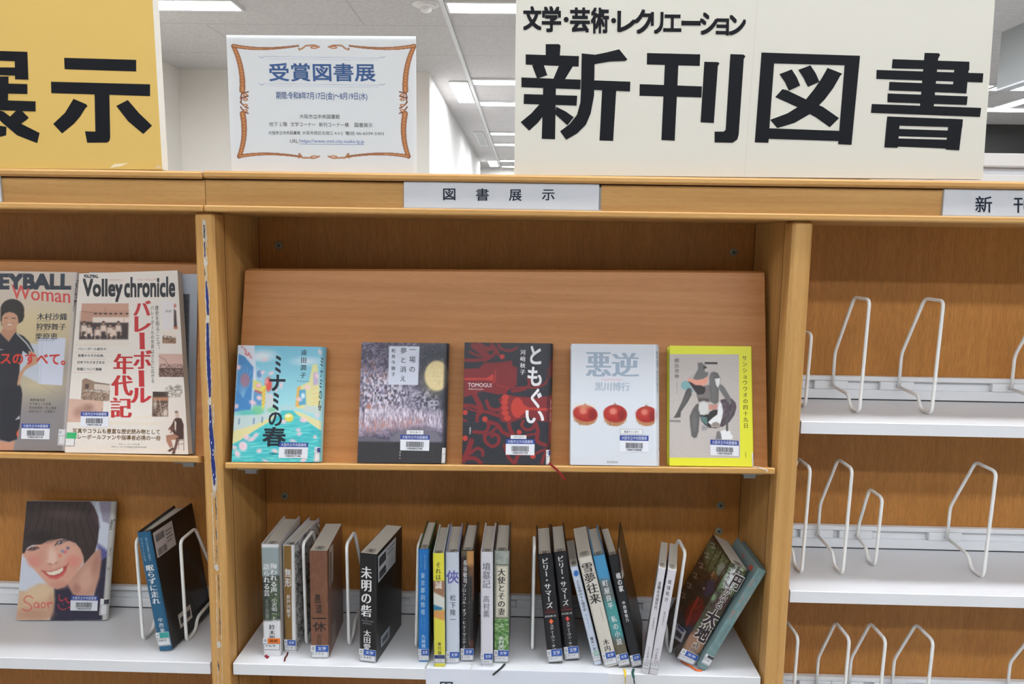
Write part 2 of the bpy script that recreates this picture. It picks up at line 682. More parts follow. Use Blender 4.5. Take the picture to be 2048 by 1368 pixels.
def library_label(root, mp, z, tl, tr, br, bl, n=0, note=None, strip=0.31, name='library_label'):
    """White barcode sticker with a blue heading; corners in zoomed coordinates."""
    tl, tr, br, bl = (np.array(zp(z, p)) for p in (tl, tr, br, bl))

    def q(u, v): return tl * (1 - u) * (1 - v) + tr * u * (1 - v) + br * u * v + bl * (1 - u) * v
    mb = MB()

    def rect(u0, v0, u1, v1, c, e):
        mb.poly([mp(*q(u, v), e) for u, v in ((u0, v0), (u0, v1), (u1, v1), (u1, v0))], c)
    rect(0, 0, 1, 1, (222, 224, 232), 0.0004)
    rect(0.0, 0, 1.0, strip, (46, 66, 146), 0.0005)
    g = lambda u, v, e: mp(*q(u, v), e + 0.0005)
    text(mb, g, '大阪市立中央図書館', (0.06, 0.05), (0.94, 0.05), (0.06, strip - 0.05), (200, 208, 230), 1, wt=0.02)
    r = random.Random(n)
    u = 0.2
    while u < 0.8:
        w = r.choice((0.008, 0.012, 0.018))
        rect(u, strip + 0.13, u + w, 0.78, (50, 46, 52), 0.0006)
        u += w + r.choice((0.008, 0.012))
    text(mb, g, DIG[n % len(DIG)], (0.24, 0.82), (0.76, 0.82), (0.24, 0.93), (60, 60, 70), 1, wt=0.03)
    mb.build(name, M['film'], root, local=True)
    if note:
        s, a, b, c, d = note
        a, b, c, d = (np.array(zp(z, p)) for p in (a, b, c, d))
        nb = MB()
        nb.poly([mp(*p, 0.0004) for p in (a, d, c, b)], (120, 120, 122))
        ce = (a + b + c + d) / 4
        ins = [ce + (p - ce) * np.array((0.97, 0.9)) for p in (a, d, c, b)]
        nb.poly([mp(*p, 0.00045) for p in ins], (222, 224, 226))
        f2 = lambda u, v, e: mp(*(a * (1 - u) * (1 - v) + b * u * (1 - v) + c * u * v + d * (1 - u) * v), e + 0.0004)
        text(nb, f2, s, (0.18, 0.25), (0.82, 0.25), (0.18, 0.75), (60, 60, 70))
        nb.build('note_label', M['film'], root, local=True)


# ---------------------------------------------------------------- books
CREAM = (214, 208, 196)


def faced_book(label, cat, group, o, n, z, tl, tr, br, bl, thick, art, bulge=0.006, spine=True, name='hardcover_book',
               step=1.3, mat='film', texts=(), page_in=0.003, edge=None, rest=None):
    """A book or magazine that shows its front: front plane (o, n), corners of the front board in zoomed coordinates."""
    n = unit(n)
    Pw = [hit(*zp(z, p), o, n) for p in (tl, tr, br, bl)]
    ux = unit(Pw[2] - Pw[3])
    ux = unit(ux - n * np.dot(ux, n))
    uy = np.cross(n, ux)
    base = Pw[3]
    Mx = frame(base, ux, uy, n)
    root = thing(name, label, cat, group=group, M=Mx)
    loc = lambda P: np.array([np.dot(P - base, ux), np.dot(P - base, uy), np.dot(P - base, n)])
    TL, TR, BR, BL = (loc(P) for P in Pw)
    t = thick

    def curve(a, b):
        """Depth below the front plane on the rounded spine."""
        e = BR[0] + (TR[0] - BR[0]) * (b - BR[1]) / (TR[1] - BR[1])
        s = np.clip((a - e) / bulge, 0, 0.999) if bulge else 0
        return -(1 - math.sqrt(1 - s * s)) * t / 2

    def mp(px, py, e=0.0):
        p = loc(hit(px, py, o, n))
        return (p[0], p[1], curve(p[0], p[1]) + e)
    mb = MB()
    bt = 0.0022

    def slab(c0, c1, col):
        mb.prism([(*p[:2], c0) for p in (BL, BR, TR, TL)], [(*p[:2], c1) for p in (BL, BR, TR, TL)], col)
    ec = edge or (200, 198, 194)
    slab(0, -bt, ec)
    slab(-t + bt, -t, ec)
    if spine:
        K = 9
        an = [math.pi * i / (K - 1) for i in range(K)]
        prof = [(bulge * math.sin(a), -t / 2 + t / 2 * math.cos(a)) for a in an]
        inn = [(max(0, bulge * math.sin(a) - 0.0015), -t / 2 + (t / 2 - 0.0012) * math.cos(a)) for a in an]
        ring = prof + inn[::-1]
        mb.prism([(BR[0] + a, BR[1], c) for a, c in ring], [(TR[0] + a, TR[1], c) for a, c in ring], ec)

        def sf(u, v):
            a = u * math.pi * 0.62
            x, c = bulge * np.sin(a), -t / 2 + t / 2 * np.cos(a)
            return np.stack([BR[0] + (TR[0] - BR[0]) * v + x + 0.00012 * np.sin(a), BR[1] + (TR[1] - BR[1]) * v, c + 0.00012 * np.cos(a)], 1)
        hpx = abs(pix(Pw[1])[1] - pix(Pw[2])[1])
        art_grid(mb, sf, 10, int(hpx / step), Mx, art)
    nu = max(4, int((pix(Pw[2])[0] - pix(Pw[3])[0]) / step))
    nv = max(4, int((pix(Pw[2])[1] - pix(Pw[1])[1]) / step))

    def ff(u, v):
        u, v = u[:, None], v[:, None]
        p = BL * (1 - u) * (1 - v) + BR * u * (1 - v) + TR * u * v + TL * (1 - u) * v
        p[:, 2] = 0.00012
        return p
    art_grid(mb, ff, nu, nv, Mx, art)
    for tx in texts:
        s, a, b, c, col = tx[:5]
        kw = dict(tx[5]) if len(tx) > 5 else {}
        zz = kw.pop('z', z)
        text(mb, mp, s, zp(zz, a), zp(zz, b), zp(zz, c), col, **kw)
    mb.build('cover', M[mat], root, local=True)
    pg = MB()
    i = page_in
    pg.prism([(BL[0] + i, BL[1] + i, -bt - .0001), (BR[0] - .0002, BR[1] + i, -bt - .0001), (TR[0] - .0002, TR[1] - i, -bt - .0001), (TL[0] + i, TL[1] - i, -bt - .0001)],
             [(BL[0] + i, BL[1] + i, -t + bt + .0001), (BR[0] - .0002, BR[1] + i, -t + bt + .0001), (TR[0] - .0002, TR[1] - i, -t + bt + .0001), (TL[0] + i, TL[1] - i, -t + bt + .0001)], CREAM)
    pg.build('pages', M['print'], root, local=True)
    if rest is not None:                       # let the lowest bottom corner touch what carries the book
        ro, rn = np.asarray(rest[0], float), unit(rest[1])
        low = min(np.dot(base + ux * p[0] + uy * p[1] + n * c - ro, rn) for p in (BL, BR) for c in (0.0, -t))
        dd = uy * ((0.0008 - low) / np.dot(uy, rn))
        root.matrix_world = Matrix.Translation(Vector(dd)) @ root.matrix_world
    return root, mp, dict(TL=TL, TR=TR, BR=BR, BL=BL, t=t, bulge=bulge)


def upright_book(label, z, tl, tr, br, bl, shelf, depth, art=None, texts=(), yaw=0.0, base=(220, 220, 222), soft=False,
                 tagcol=(38, 84, 170), tagtxt='文学', tagv=(0.868, 0.925, 0.99), kana='アキ', group=None, name='hardcover_book',
                 side=None, side_l=None, zero='0', stamp=True, open_r=0.0, ribbon=None, zart=None, cover_col=None, gx=0.0, top_gap=0.0045):
    """A book standing on a shelf, spine outwards; spine corners in zoomed coordinates."""
    q = [zp(z, p) for p in (tl, tr, br, bl)]
    foot = q[2] if atZ(*q[2], shelf)[1] < atZ(*q[3], shelf)[1] else q[3]
    o = atZ(*foot, shelf + 0.0004)
    ya = math.radians(yaw)
    n = np.array([math.sin(ya), -math.cos(ya), 0.0])
    P = [hit(*p, o, n) for p in q]
    eu = np.array([math.cos(ya), math.sin(ya), 0.0])
    w = 0.5 * (np.linalg.norm(P[1] - P[0]) + np.linalg.norm(P[2] - P[3]))
    up = (P[0] + P[1] - P[2] - P[3]) / 2
    h = np.linalg.norm(up)
    uz = unit(up)
    ux = unit(np.cross(-n * -1.0, uz)) if False else unit(eu - uz * np.dot(eu, uz))
    uy = np.cross(uz, ux)
    c = (P[2] + P[3]) / 2
    org = c - ux * w / 2
    low = min(org[2], (org + ux * w)[2])
    org = org + np.array((0, 0, shelf + 0.0004 - low)) + np.array((gx, 0, 0))
    Mx = frame(org, ux, uy, uz)
    root = thing(name, label, 'book', group=group, M=Mx)
    rb = min(0.0028, w * 0.18)

    def cy(x):
        s = abs(2 * x / w - 1)
        return rb * s ** 9

    def mp(u, v, e=0.0):
        x = u * w
        return (x, -e, (1 - v) * h)

    def mpx(px, py, e=0.0):
        d = ray(px, py)
        nn = -uy
        p = CAMP + d * (np.dot(org - CAMP, nn) / np.dot(d, nn))
        x, zz = np.dot(p - org, ux), np.dot(p - org, uz)
        return (x, cy(min(max(x, 0), w)) - e, zz)
    mb = MB()
    bt = 0.0006 if soft else 0.0024
    cc = cover_col or base
    # boards
    mb.box(0, bt, rb, depth, 0, h, cc)
    if open_r:
        a = math.radians(open_r)
        f = [(w - bt, rb, 0), (w, rb, 0), (w + math.sin(a) * depth, rb + math.cos(a) * depth, 0), (w - bt + math.sin(a) * depth, rb + math.cos(a) * depth, 0)]
        mb.prism(f, [(x, y, h) for x, y, _ in f], cc)
    else:
        mb.box(w - bt, w, rb, depth, 0, h, cc)
    # spine shell
    xs = w * (0.5 - 0.5 * np.cos(np.linspace(0, math.pi, 15)))
    out = [(x, cy(x)) for x in xs]
    inn = [(x, max(cy(x) + bt, rb)) for x in xs[::-1]]
    ring = out + inn
    mb.prism([(x, y, 0) for x, y in ring], [(x, y, h) for x, y in ring], base)
    wpx = max(6, int(np.hypot(q[1][0] - q[0][0], q[1][1] - q[0][1]) / 1.2))
    hpx = int(np.hypot(q[3][0] - q[0][0], q[3][1] - q[0][1]) / 1.2)

    def sf(u, v):
        u = 0.5 - 0.5 * np.cos(u * math.pi)
        x = u * w
        s = np.abs(2 * u - 1)
        return np.stack([x, rb * s ** 9 - 0.00012, (1 - v) * h], 1)
    if art is not None:
        art_grid(mb, sf, wpx, hpx, frame(org - np.array((gx, 0, 0)), ux, uy, uz), art)
    else:
        art_grid(mb, sf, 14, 4, Mx, Art().fill(base))
    for tx in texts:
        s, u0, v0, u1, v1, col = tx[:6]
        kw = dict(tx[6]) if len(tx) > 6 else {}
        if len(s) > 1 and 'vert' not in kw and 'turn' not in kw:
            kw['vert'] = True
        text(mb, mp, s, (u0, v0), (u1, v0), (u0, v1), col, **kw)
    for sd, xx, sg in ((side, w, 1), (side_l, 0.0, -1)):
        if not sd:
            continue
        oa = math.radians(open_r) if sg > 0 else 0.0
        sdir = np.array((math.sin(oa), math.cos(oa), 0.0))       # along the board, local
        snor = np.array((math.cos(oa), -math.sin(oa), 0.0)) * sg
        s0 = np.array((xx, rb, 0.0))
        R3 = np.stack([ux, uy, uz], 1)

        def ms(px, py, e=0.0):
            d = ray(px, py)
            wn, b0 = R3 @ snor, org + R3 @ s0
            p = R3.T @ (CAMP + d * (np.dot(b0 - CAMP, wn) / np.dot(d, wn)) - org)
            return tuple(p + snor * e)
        zz, items, sart = sd
        if sart is not None:
            def gf(u, v):
                q = s0 + sdir * ((u if sg > 0 else 1 - u) * (depth - rb))[:, None] + snor * 0.0001
                q[:, 2] = (1 - v) * h
                return q
            art_grid(mb, gf, 60, 130, Mx, sart)
        for pts, col in items:
            if isinstance(pts, str):
                pts, col, s2, kw = col[0], col[1], pts, col[2]
                text(mb, ms, s2, zp(zz, pts[0]), zp(zz, pts[1]), zp(zz, pts[2]), col, **kw)
            else:
                mb.poly([ms(*zp(zz, p), 0.0003 + 0.00005 * items.index((pts, col))) for p in pts], col)
    mb.build('cover', M['film'], root, local=True)
    pg = MB()
    gt = 0.0003 if soft else top_gap
    pg.box(bt + .0001, w - bt - .0001, rb + bt + .0003, depth - (0.0005 if soft else 0.004), 0.0004 if soft else 0.003, h - gt, CREAM)
    zt = h - gt + 0.0002
    for i in range(1, 5):
        x = bt + (w - 2 * bt) * i / 5
        pg.poly([(x, rb + bt + .001, zt), (x + .0004, rb + bt + .001, zt), (x + .0004, depth - .006, zt), (x, depth - .006, zt)], (178, 172, 160))
    if stamp:
        a, b = w * 0.5, rb + bt + 0.011
        sx, sy = min(0.007, w * .32), 0.0075
        pg.tube([(a + sx * math.copysign(abs(math.cos(t)) ** .6, math.cos(t)), b + sy * math.copysign(abs(math.sin(t)) ** .6, math.sin(t)), zt) for t in np.linspace(0, 2 * math.pi, 20)[:-1]],
                0.0003, True, 4, (60, 58, 60))
        text(pg, lambda x, y, e: (a + x * sx * .7, b - y * sy * .7, zt + e), '蔵', (-1, -1), (1, -1), (-1, 1), (70, 68, 70))
    pg.build('pages', M['print'], root, local=True)
    if tagcol is not None:
        lb = MB()
        v0, v1, v2 = tagv

        def strip(ua, va, ub, vb, col, e):
            us = np.linspace(ua, ub, 7)
            lb.add([mp(u, v, e) for v in (va, vb) for u in us], [[i, i + 7, i + 8, i + 1] for i in range(6)], col)
        strip(0.0, v0 - .003, 1, v2 + .004, (218, 220, 224), 0.0004)
        strip(0.27 if zero else 0.03, v0, 0.985, v1, tagcol, 0.0005)
        if tagtxt:
            g = lambda u, v, e: mp(u, v, e + .0004)
            text(lb, g, tagtxt, (0.38, v0 + .012), (0.85, v0 + .012), (0.38, v1 - .012), (225, 228, 238) if tagcol[0] < 200 else (60, 40, 30), 1, wt=.03)
        if zero:
            text(lb, lambda u, v, e: mp(u, v, e + .0004), zero, (0.07, v0 + .01), (0.2, v0 + .01), (0.07, v1 - .015), (60, 62, 80))
        for a, b, c2, d in ((0.03, v1 + .002, 0.97, v1 + .005), (0.03, v2 - .004, 0.97, v2), (0.03, v1, 0.06, v2), (0.94, v1, 0.97, v2)):
            strip(a, b, c2, d, (70, 72, 90), 0.0005)
        text(lb, lambda u, v, e: mp(u, v, e + .0004), kana, (0.12, v1 + .012), (0.72, v1 + .012), (0.12, v1 + .03), (70, 70, 80))
        lb.build('call_number_label', M['film'], root, local=True)
    if ribbon:
        pts, col, wd = ribbon
        rb_ = MB()
        Pn = [np.array(p, float) for p in pts]
        for a, b in zip(Pn[:-1], Pn[1:]):
            d = unit(b - a)
            s = np.cross(d, (0.0, -0.5, 1.0))
            s = unit(s) * wd
            up_ = np.array((0, 0, 0.0006))
            rb_.prism([a - s + up_, a + s + up_, b + s + up_, b - s + up_], [a - s, a + s, b + s, b - s], col)
        rb_.build('bookmark_ribbon', M['print'], root)
    return root, mp, (w, h, Mx)
# ================================================================ the room
BACK = 0.198


def struct(name, mb, m):
    return tag(mb.build(name, m), kind='structure')


struct('floor', MB().box(-3, 7, -6, 13, FLOOR - .1, FLOOR), M['floor'])
struct('ceiling', MB().box(-3, 7, -6, 13, CEIL, CEIL + .1), M['ceil'])
struct('wall_left', MB().box(-2.58, -2.477, -6, 4.38, FLOOR, CEIL), M['wall'])
struct('wall_back', MB().box(-2.58, -0.683, 4.38, 4.48, FLOOR, CEIL), M['wall'])
struct('wall_corridor', MB().box(-0.80, -0.69, 4.48, 10.07, FLOOR, CEIL), M['wall_w'])
struct('wall_far', MB().box(-3, 7, 12.0, 12.1, FLOOR, CEIL), M['wall'])
struct('wall_right', MB().box(6.9, 7, -6, 12, FLOOR, CEIL), M['wall'])
struct('wall_front', MB().box(-3, 7, -6.1, -6, FLOOR, CEIL), M['wall'])
struct('wall_niche', MB().box(2.25, 6.9, 6.3, 6.4, FLOOR, CEIL), M['dark'])
struct('trim_1', MB().box(-0.428, -0.405, -1.0, 12.0, CEIL - .012, CEIL), M['lampf'])
struct('trim_2', MB().box(-0.8, 2.2, 10.95, 11.1, CEIL - .16, CEIL), M['wall'])
mb = MB().box(2.637, 2.70, 1.2, 3.27, 0.9145, CEIL, mat=0)
mb.box(2.6355, 2.637, 2.99, 2.996, 0.9145, CEIL, mat=1)
mb.box(2.634, 2.703, 1.2, 3.27, 0.905, 0.9145, mat=2)
struct('trim_3', mb, [M['beam'], M['dark'], M['rail']])


def lamp(x0, x1, y, wd, where):
    r = thing('ceiling_lamp', where, 'ceiling lamp', ((x0 + x1) / 2, y, CEIL), 'fluorescent strips set into the ceiling')
    z = CEIL - 0.001
    f = MB()
    f.box(x0, x1, y - wd / 2 - .02, y - wd / 2, z - .014, z)
    f.box(x0, x1, y + wd / 2, y + wd / 2 + .02, z - .014, z)
    f.box(x0, x0 + .012, y - wd / 2, y + wd / 2, z - .014, z)
    f.box(x1 - .012, x1, y - wd / 2, y + wd / 2, z - .014, z)
    f.build('lamp_frame', M['lampf'], r)
    MB().box(x0 + .012, x1 - .012, y - wd / 2, y + wd / 2, z - .006, z - .002).build('diffuser', M['lamp2' if y > 1 else 'lamp_top' if y > -1 else 'lamp3'], r)
    return r


ROWS = [(-2.45, 'over the outer aisle side'),
        (-1.79, 'over the inner aisle side'), (-0.22, 'over the bookcase front'),
        (2.04, 'just behind the bookcase'), (2.88, 'along the top picture edge'),
        (4.64, 'level with the beige wall end'), (5.50, 'past the beige wall end'),
        (7.23, 'half way along the corridor'), (8.10, 'past the corridor middle'),
        (9.83, 'near the corridor end'), (10.62, 'at the corridor end')]
SEG = [(-1.42, -0.44, 'above the bookcase gap'), (-0.40, 0.85, 'first from the white rail'), (0.87, 2.12, 'second from the white rail'),  # first entry: unseen strips added to brighten the magazine bay
       (2.14, 3.39, 'third from the white rail'), (3.41, 4.66, 'fourth from the white rail')]
for y, w in ROWS:
    for x0, x1, sw in SEG:
        if x0 < -1 and y > 0:
            continue
        if (y > 6 or 1 < y < 3) and x0 > 2:
            continue
        lamp(x0, x1, y, 0.15, 'white fluorescent ceiling strip ' + w + ', ' + sw)
lamp(-2.45, -1.47, 2.88, 0.15, 'white fluorescent ceiling strip before the beige wall beside the yellow sign')
lamp(-2.45, -1.47, 2.04, 0.15, 'white fluorescent ceiling strip above the yellow sign')
lamp(-2.45, -1.47, -1.79, 0.15, 'white fluorescent ceiling strip over the aisle beside the room wall')
for y0, y1, w in ((4.67, 5.43, 'nearest the beige wall corner'), (9.87, 10.58, 'at the far corridor end')):
    r = thing('ceiling_lamp', 'short bright ceiling lamp beside the white rail, ' + w, 'ceiling lamp', (-.5, (y0 + y1) / 2, CEIL), 'short lamps beside the ceiling rail')
    MB().box(-.575, -.435, y0 - .02, y1 + .02, CEIL - .013, CEIL - .001).build('lamp_frame', M['lampf'], r)
    MB().box(-.565, -.445, y0, y1, CEIL - .017, CEIL - .013).build('diffuser', M['lamp2'], r)
r = thing('ceiling_vent', 'white slotted ceiling vent beside the white rail over the corridor', 'vent', (-.52, 7.7, CEIL))
MB().box(-.57, -.47, 7.15, 8.25, CEIL - .012, CEIL - .001).build('vent_frame', M['lampf'], r)
mb = MB()
for i in range(9):
    mb.box(-.56, -.48, 7.22 + i * .11, 7.27 + i * .11, CEIL - .014, CEIL - .012)
mb.build('slots', M['grey'], r)
r = thing('ceiling_lamp', 'long bright lamp running away from the viewer beyond the grey soffit', 'ceiling lamp', (3.93, 4.6, CEIL))
MB().box(3.88, 4.00, 4.3, 5.5, CEIL - .013, CEIL - .001).build('lamp_frame', M['lampf'], r)
MB().box(3.89, 3.99, 4.32, 5.48, CEIL - .017, CEIL - .013).build('diffuser', M['lamp2'], r)
r = thing('smoke_detector', 'round white smoke detector on the ceiling above the poster', 'smoke detector', (-.505, 2.88, CEIL))
MB().lathe([(.052, -.001), (.052, -.008), (.03, -.014), (.028, -.03), (.012, -.038)], (-.505, 2.88, CEIL), (0, 0, 1)).build('detector_body', M['wall_w'], r)
MB().lathe([(.07, 0), (.07, -.001)], (-.505, 2.88, CEIL), (0, 0, 1)).build('mounting_plate', M['wall_w'], r)

r = thing('cabinet', 'white low cabinet standing behind the bookcase beside the large white sign', 'cabinet', (1.85, 1.4, FLOOR))
MB().bbox(1.22, 2.5, 1.18, 1.62, .262, .302, .004).build('cabinet_top', M['wall_w'], r)
mb = MB().bbox(1.24, 2.48, 1.2, 1.6, FLOOR, .262, .003)
mb.build('body', M['white'], r)
mb = MB()
mb.bbox(1.25, 1.855, 1.186, 1.2, -1.38, .24, .003)
mb.build('door', M['wall_w'], r)
mb = MB()
mb.bbox(1.865, 2.47, 1.186, 1.2, -1.38, .24, .003)
mb.build('door', M['wall_w'], r)
tag(MB().bbox(2.4, 6.6, 6.05, 6.08, .80, .84, .004).build('handrail', M['grey']), 'grey metal rail crossing in front of the dark far wall', 'rail')

# ================================================================ the bookcase
XI, XO, XP = 0.435, 0.465, 0.438


def upright(root, xc, sides=(1, 1)):
    """One upright: solid edge strip in front, veneered panel behind it."""
    m = MB().bbox(xc - .015, xc + .015, 0, .037, FLOOR, .0495, .0035)
    m.box(xc - .012, xc + .012, .0384, .1985, FLOOR, .0495)
    for sx in (-1, 1):                        # dark joint between strip and panel
        x = sorted((xc + sx * .0119, xc + sx * .0122))
        m.box(x[0], x[1], .0452, .0466, FLOOR, .0494, mat=1)
    m.box(xc - .0105, xc + .0105, .036, .039, FLOOR, .0495, mat=1)
    return m.build('upright', [M['wood_z'], M['seam_and_shade']], root)


def back_panel(root, x0, x1, screws):
    b = MB().box(x0, x1, BACK, BACK + .006, FLOOR, .0498)
    for x in (x0 + .0001, x1 - .0009):        # dark joint in the corners
        b.box(x, x + .0008, BACK - .0003, BACK, FLOOR, .0497, mat=1)
    b = b.build('back_panel', [M['wood_back'], M['seam_and_shade']], root)
    for x, z in screws:
        s = MB().lathe([(.0068, 0), (.0068, -.0012), (.0045, -.0022)], (x, BACK, z), (0, 1, 0), 18, mat=0)
        for a in (0.4, 1.97):
            d = np.array((math.cos(a), 0, math.sin(a))) * .0034
            e = np.array((-math.sin(a), 0, math.cos(a))) * .0007
            c = np.array((x, BACK - .0024, z))
            s.poly([c - d - e, c - d + e, c + d + e, c + d - e], mat=1)
        o = s.build('screw', [M['screw'], M['slot']], b)
    return b


def carcass(label, x0, x1, posts, bays, capdz):
    r = thing('bookcase', label, 'bookcase', ((x0 + x1) / 2, 0.1, FLOOR))
    MB().bbox(x0, x1, -.0099, .215, .0993 + capdz, .1103 + capdz, .003).build('cap_board', M['wood_x'], r)
    MB().box(x0, x1, 0, .018, .0594, .0974 + capdz).build('header_panel', M['wood_x'], r)
    MB().box(x0, x1, .004, .017, .0974 + capdz, .0993 + capdz).build('dark_seam_and_shade', M['seam_and_shade'], r)  # dark strip paints in the shadow below the cap overhang
    MB().bbox(x0, x1, -.0099, .2, .0498, .0594, .002).build('header_rail', M['wood_x'], r)
    MB().box(x0, x1, .1995, .21, .0594, .0989 + capdz).build('rear_rail', M['wood_x'], r)
    ups = [upright(r, x) for x in posts]
    for a, b, sc in bays:
        back_panel(r, a, b, sc)
        MB().box(a + .004, b - .004, .03, .05, FLOOR, FLOOR + .08).build('plinth', M['wood_x'], r)
    return r, ups


scr = lambda cx: [(cx - .402, .0005), (cx + .402, .0005), (cx - .402, -.4605), (cx + .402, -.4605)]
left_case, _ = carcass('beech bookcase under the yellow sign, with the magazines on its slanted board', -1.40, -0.4467, (-1.365,),
                       [(-1.353, -.4625, [(-.9 - .402, 0), (-.9 - .402, -.4605)])], -.0009)
right_case, ups = carcass('beech bookcase under the poster and the white sign, two bays wide', -0.4459, 1.402, (-.45, .45, 1.365),
                          [(-.438, .438, scr(0) + [(.4015, -.5095)]), (.462, 1.353, [])], 0)

# torn tape on the front of the shared upright
tb = MB()
FP = lambda x, y, e=0.0: atY(x, y, -0.0004 - e)


def strip(pts, col, e):
    """pts: (y, x_from, x_to) down the upright."""
    r = random.Random(int(pts[0][0]))
    ys, L, R_ = [], [], []
    P = []
    for (ya, a0, a1), (yb, b0, b1) in zip(pts[:-1], pts[1:]):
        n = max(2, int((yb - ya) / 4))
        for i in range(n):
            t = i / n
            j = lambda: r.uniform(-.6, .6)
            P.append((ya + (yb - ya) * t, a0 + (b0 - a0) * t + j(), a1 + (b1 - a1) * t + j()))
    P.append(pts[-1])
    V = []
    for y, a, b in P:
        V += [FP(a, y, e), FP(max(b, a + .6), y, e)]
    tb.add(V, [[2 * i, 2 * i + 2, 2 * i + 3, 2 * i + 1] for i in range(len(P) - 1)], col)


Wt, Bl, Dk = (214, 210, 204), (30, 46, 118), (52, 46, 66)
strip([(440, 405.5, 411), (470, 406, 411.5), (520, 408, 413.5), (560, 410, 415), (632, 412, 418.5), (700, 411.5, 420), (790, 415.5, 423), (806, 417, 423), (860, 418, 427), (920, 421.5, 430.5), (968, 425, 433), (985, 425.5, 432), (996, 427, 430)], (196, 178, 150), 0)
for off, col in ((0, (210, 200, 184)), (1, (206, 194, 174))):
    for ya, yb, xa, xb in ((438, 500, 405, 407.5), (505, 534, 407.5, 409.5), (556, 628, 410, 411), (640, 700, 411.6, 411), (705, 796, 411, 415.5), (800, 858, 417, 417.6), (862, 915, 418, 421), (925, 990, 421.5, 426)):
        w = (6.5, 6, 7.5, 9, 9, 9.5, 10.5, 9.5)[(438, 505, 556, 640, 705, 800, 862, 925).index(ya)] if off else 0
        strip([(ya + 7 * off, xa + w - .2, xa + w + .6), ((ya + yb) / 2, (xa + xb) / 2 + w - .6, (xa + xb) / 2 + w + 1.3), (yb - 5 * off, xb + w - .1, xb + w + .4)], col, .0001)
for y, x, r_ in ((445, 408, 4), (526, 411, 4.5), (639, 415, 5), (803, 419.5, 5), (976, 429, 5), (1135, 433, 5), (1290, 437.5, 5)):
    tb.poly([FP(x + r_ * rnd.uniform(.55, 1.1) * math.cos(a), y + 1.5 * r_ * rnd.uniform(.6, 1.2) * math.sin(a), .00015) for a in np.linspace(0, 2 * math.pi, 17)[:-1][::-1]], (204, 197, 186))
for seg, c in (([(450, 406.5, 409), (476, 407, 409.5)], (60, 62, 90)), ([(484, 408, 410.5), (514, 408.5, 411)], (60, 60, 100)), ([(538, 408.5, 410), (552, 409.5, 410.5)], Dk),
               ([(562, 411, 413), (600, 412, 417), (630, 414.5, 418)], Bl), ([(646, 413, 417), (690, 412.5, 418.5), (740, 414, 421), (780, 417, 422), (794, 417.5, 421.5)], Bl),
               ([(810, 418, 421.5), (860, 418.5, 425.5), (888, 420, 428.5), (908, 422, 427), (925, 422, 430), (950, 425, 431.5), (966, 426.5, 431), (971, 428, 429.5)], Bl)):
    strip(seg, c, .0002)
for y, x in ((520, 409), (842, 421), (884, 423), (899, 426), (908, 426), (948, 427), (957, 431)):
    tb.poly([FP(x - 1, y, .0003), FP(x - .6, y + 4, .0003), FP(x + .8, y + 3, .0003), FP(x + .5, y - 1, .0003)], (225, 225, 230))
strip([(985, 423, 424.5), (1100, 427, 428.5), (1128, 428, 429.5)], (214, 204, 186), .0001)
strip([(988, 432, 433), (1125, 435, 436)], (206, 190, 160), .0001)
strip([(1150, 432, 433.2), (1285, 434, 435)], (218, 208, 190), .0001)
strip([(1300, 434.5, 435.6), (1400, 436, 437)], (214, 204, 190), .0001)
strip([(1145, 440, 441), (1368, 444.5, 445.5)], (206, 190, 160), .0001)
for a, b, xa, xb in ((992, 1040, 430.5, 432.5), (1055, 1080, 431, 433), (1090, 1122, 433, 434.5), (1150, 1200, 436, 438), (1215, 1270, 438.5, 440), (1322, 1342, 435, 438)):
    strip([(a, xa, xa + .8), ((a + b) / 2, (xa + xb) / 2 - .3, (xa + xb) / 2 + 1.2), (b, xb, xb + .7)], Dk, .0002)
tag(tb.build('tape_residue', M['print'], ups[0]), 'torn blue and white tape residue')

# slanted display racks
DSL = 0.238


def rack(label, xa, xb, top, led, tilt):
    r = thing('display_rack', label, 'display rack', ((xa + xb) / 2, .03, led))
    xc = (xa + xb) / 2
    zt = lambda x, z: z + tilt * (x - xc)
    yb = lambda z: .103 + DSL * (z + .0365)
    fr = [(xa, yb(led - .009), zt(xa, led - .009)), (xb, yb(led - .009), zt(xb, led - .009)), (xb, yb(top), zt(xb, top)), (xa, yb(top), zt(xa, top))]
    MB().prism(fr, [(x, y + .012, z + .003) for x, y, z in fr]).build('slanted_board', M['wood_disp'], r)
    sl = lambda y: led - (y + .005) * DSL      # the ledge stands square to the board
    lf = [(xa, -.003, sl(-.003)), (xa, .0315, sl(.0315)), (xa, .030, sl(.030) - .0105), (xa, -.003, led - .0105), (xa, -.005, led - .0085), (xa, -.005, led - .002)]
    MB().prism([(xa, y, zt(xa, z)) for _, y, z in lf][::-1], [(xb, y, zt(xb, z)) for _, y, z in lf][::-1]).build('ledge', M['wood_x'], r)
    for x, sg in ((xa, 1), (xb, -1)):
        m = MB()
        x1, x2 = sorted((x + sg * .014, x + sg * .045))
        pr = [(.010, sl(.010) - .0107), (.0305, sl(.0305) - .0107), (.0305, sl(.0305) - .0125), (.010, sl(.010) - .0125)]
        m.prism([(x1, y, zt(x, z)) for y, z in pr], [(x2, y, zt(x, z)) for y, z in pr])
        x1, x2 = sorted((x + sg * .020, x + sg * .038))
        m.box(x1, x2, .024, .030, zt(x, sl(.03)) - .018, zt(x, sl(.03)) - .0122)
        m.build('bracket', M['grey'], r)
    return r


LED = lambda x: -.3331 + .0050 * x / .428
LEDL = -.3292
rack('slanted beech display board holding five hardcovers on its narrow ledge', -.428, .4285, -.0365, -.3331, .0050 / .428)
rack('slanted beech display board holding the volleyball magazines', -1.33, -.4708, -.033, LEDL, 0.0)

# white metal shelves
Z1, Z0, Z3A, Z3B, Z3C = -.6812, -.6816, -.2563, -.5324, -.826


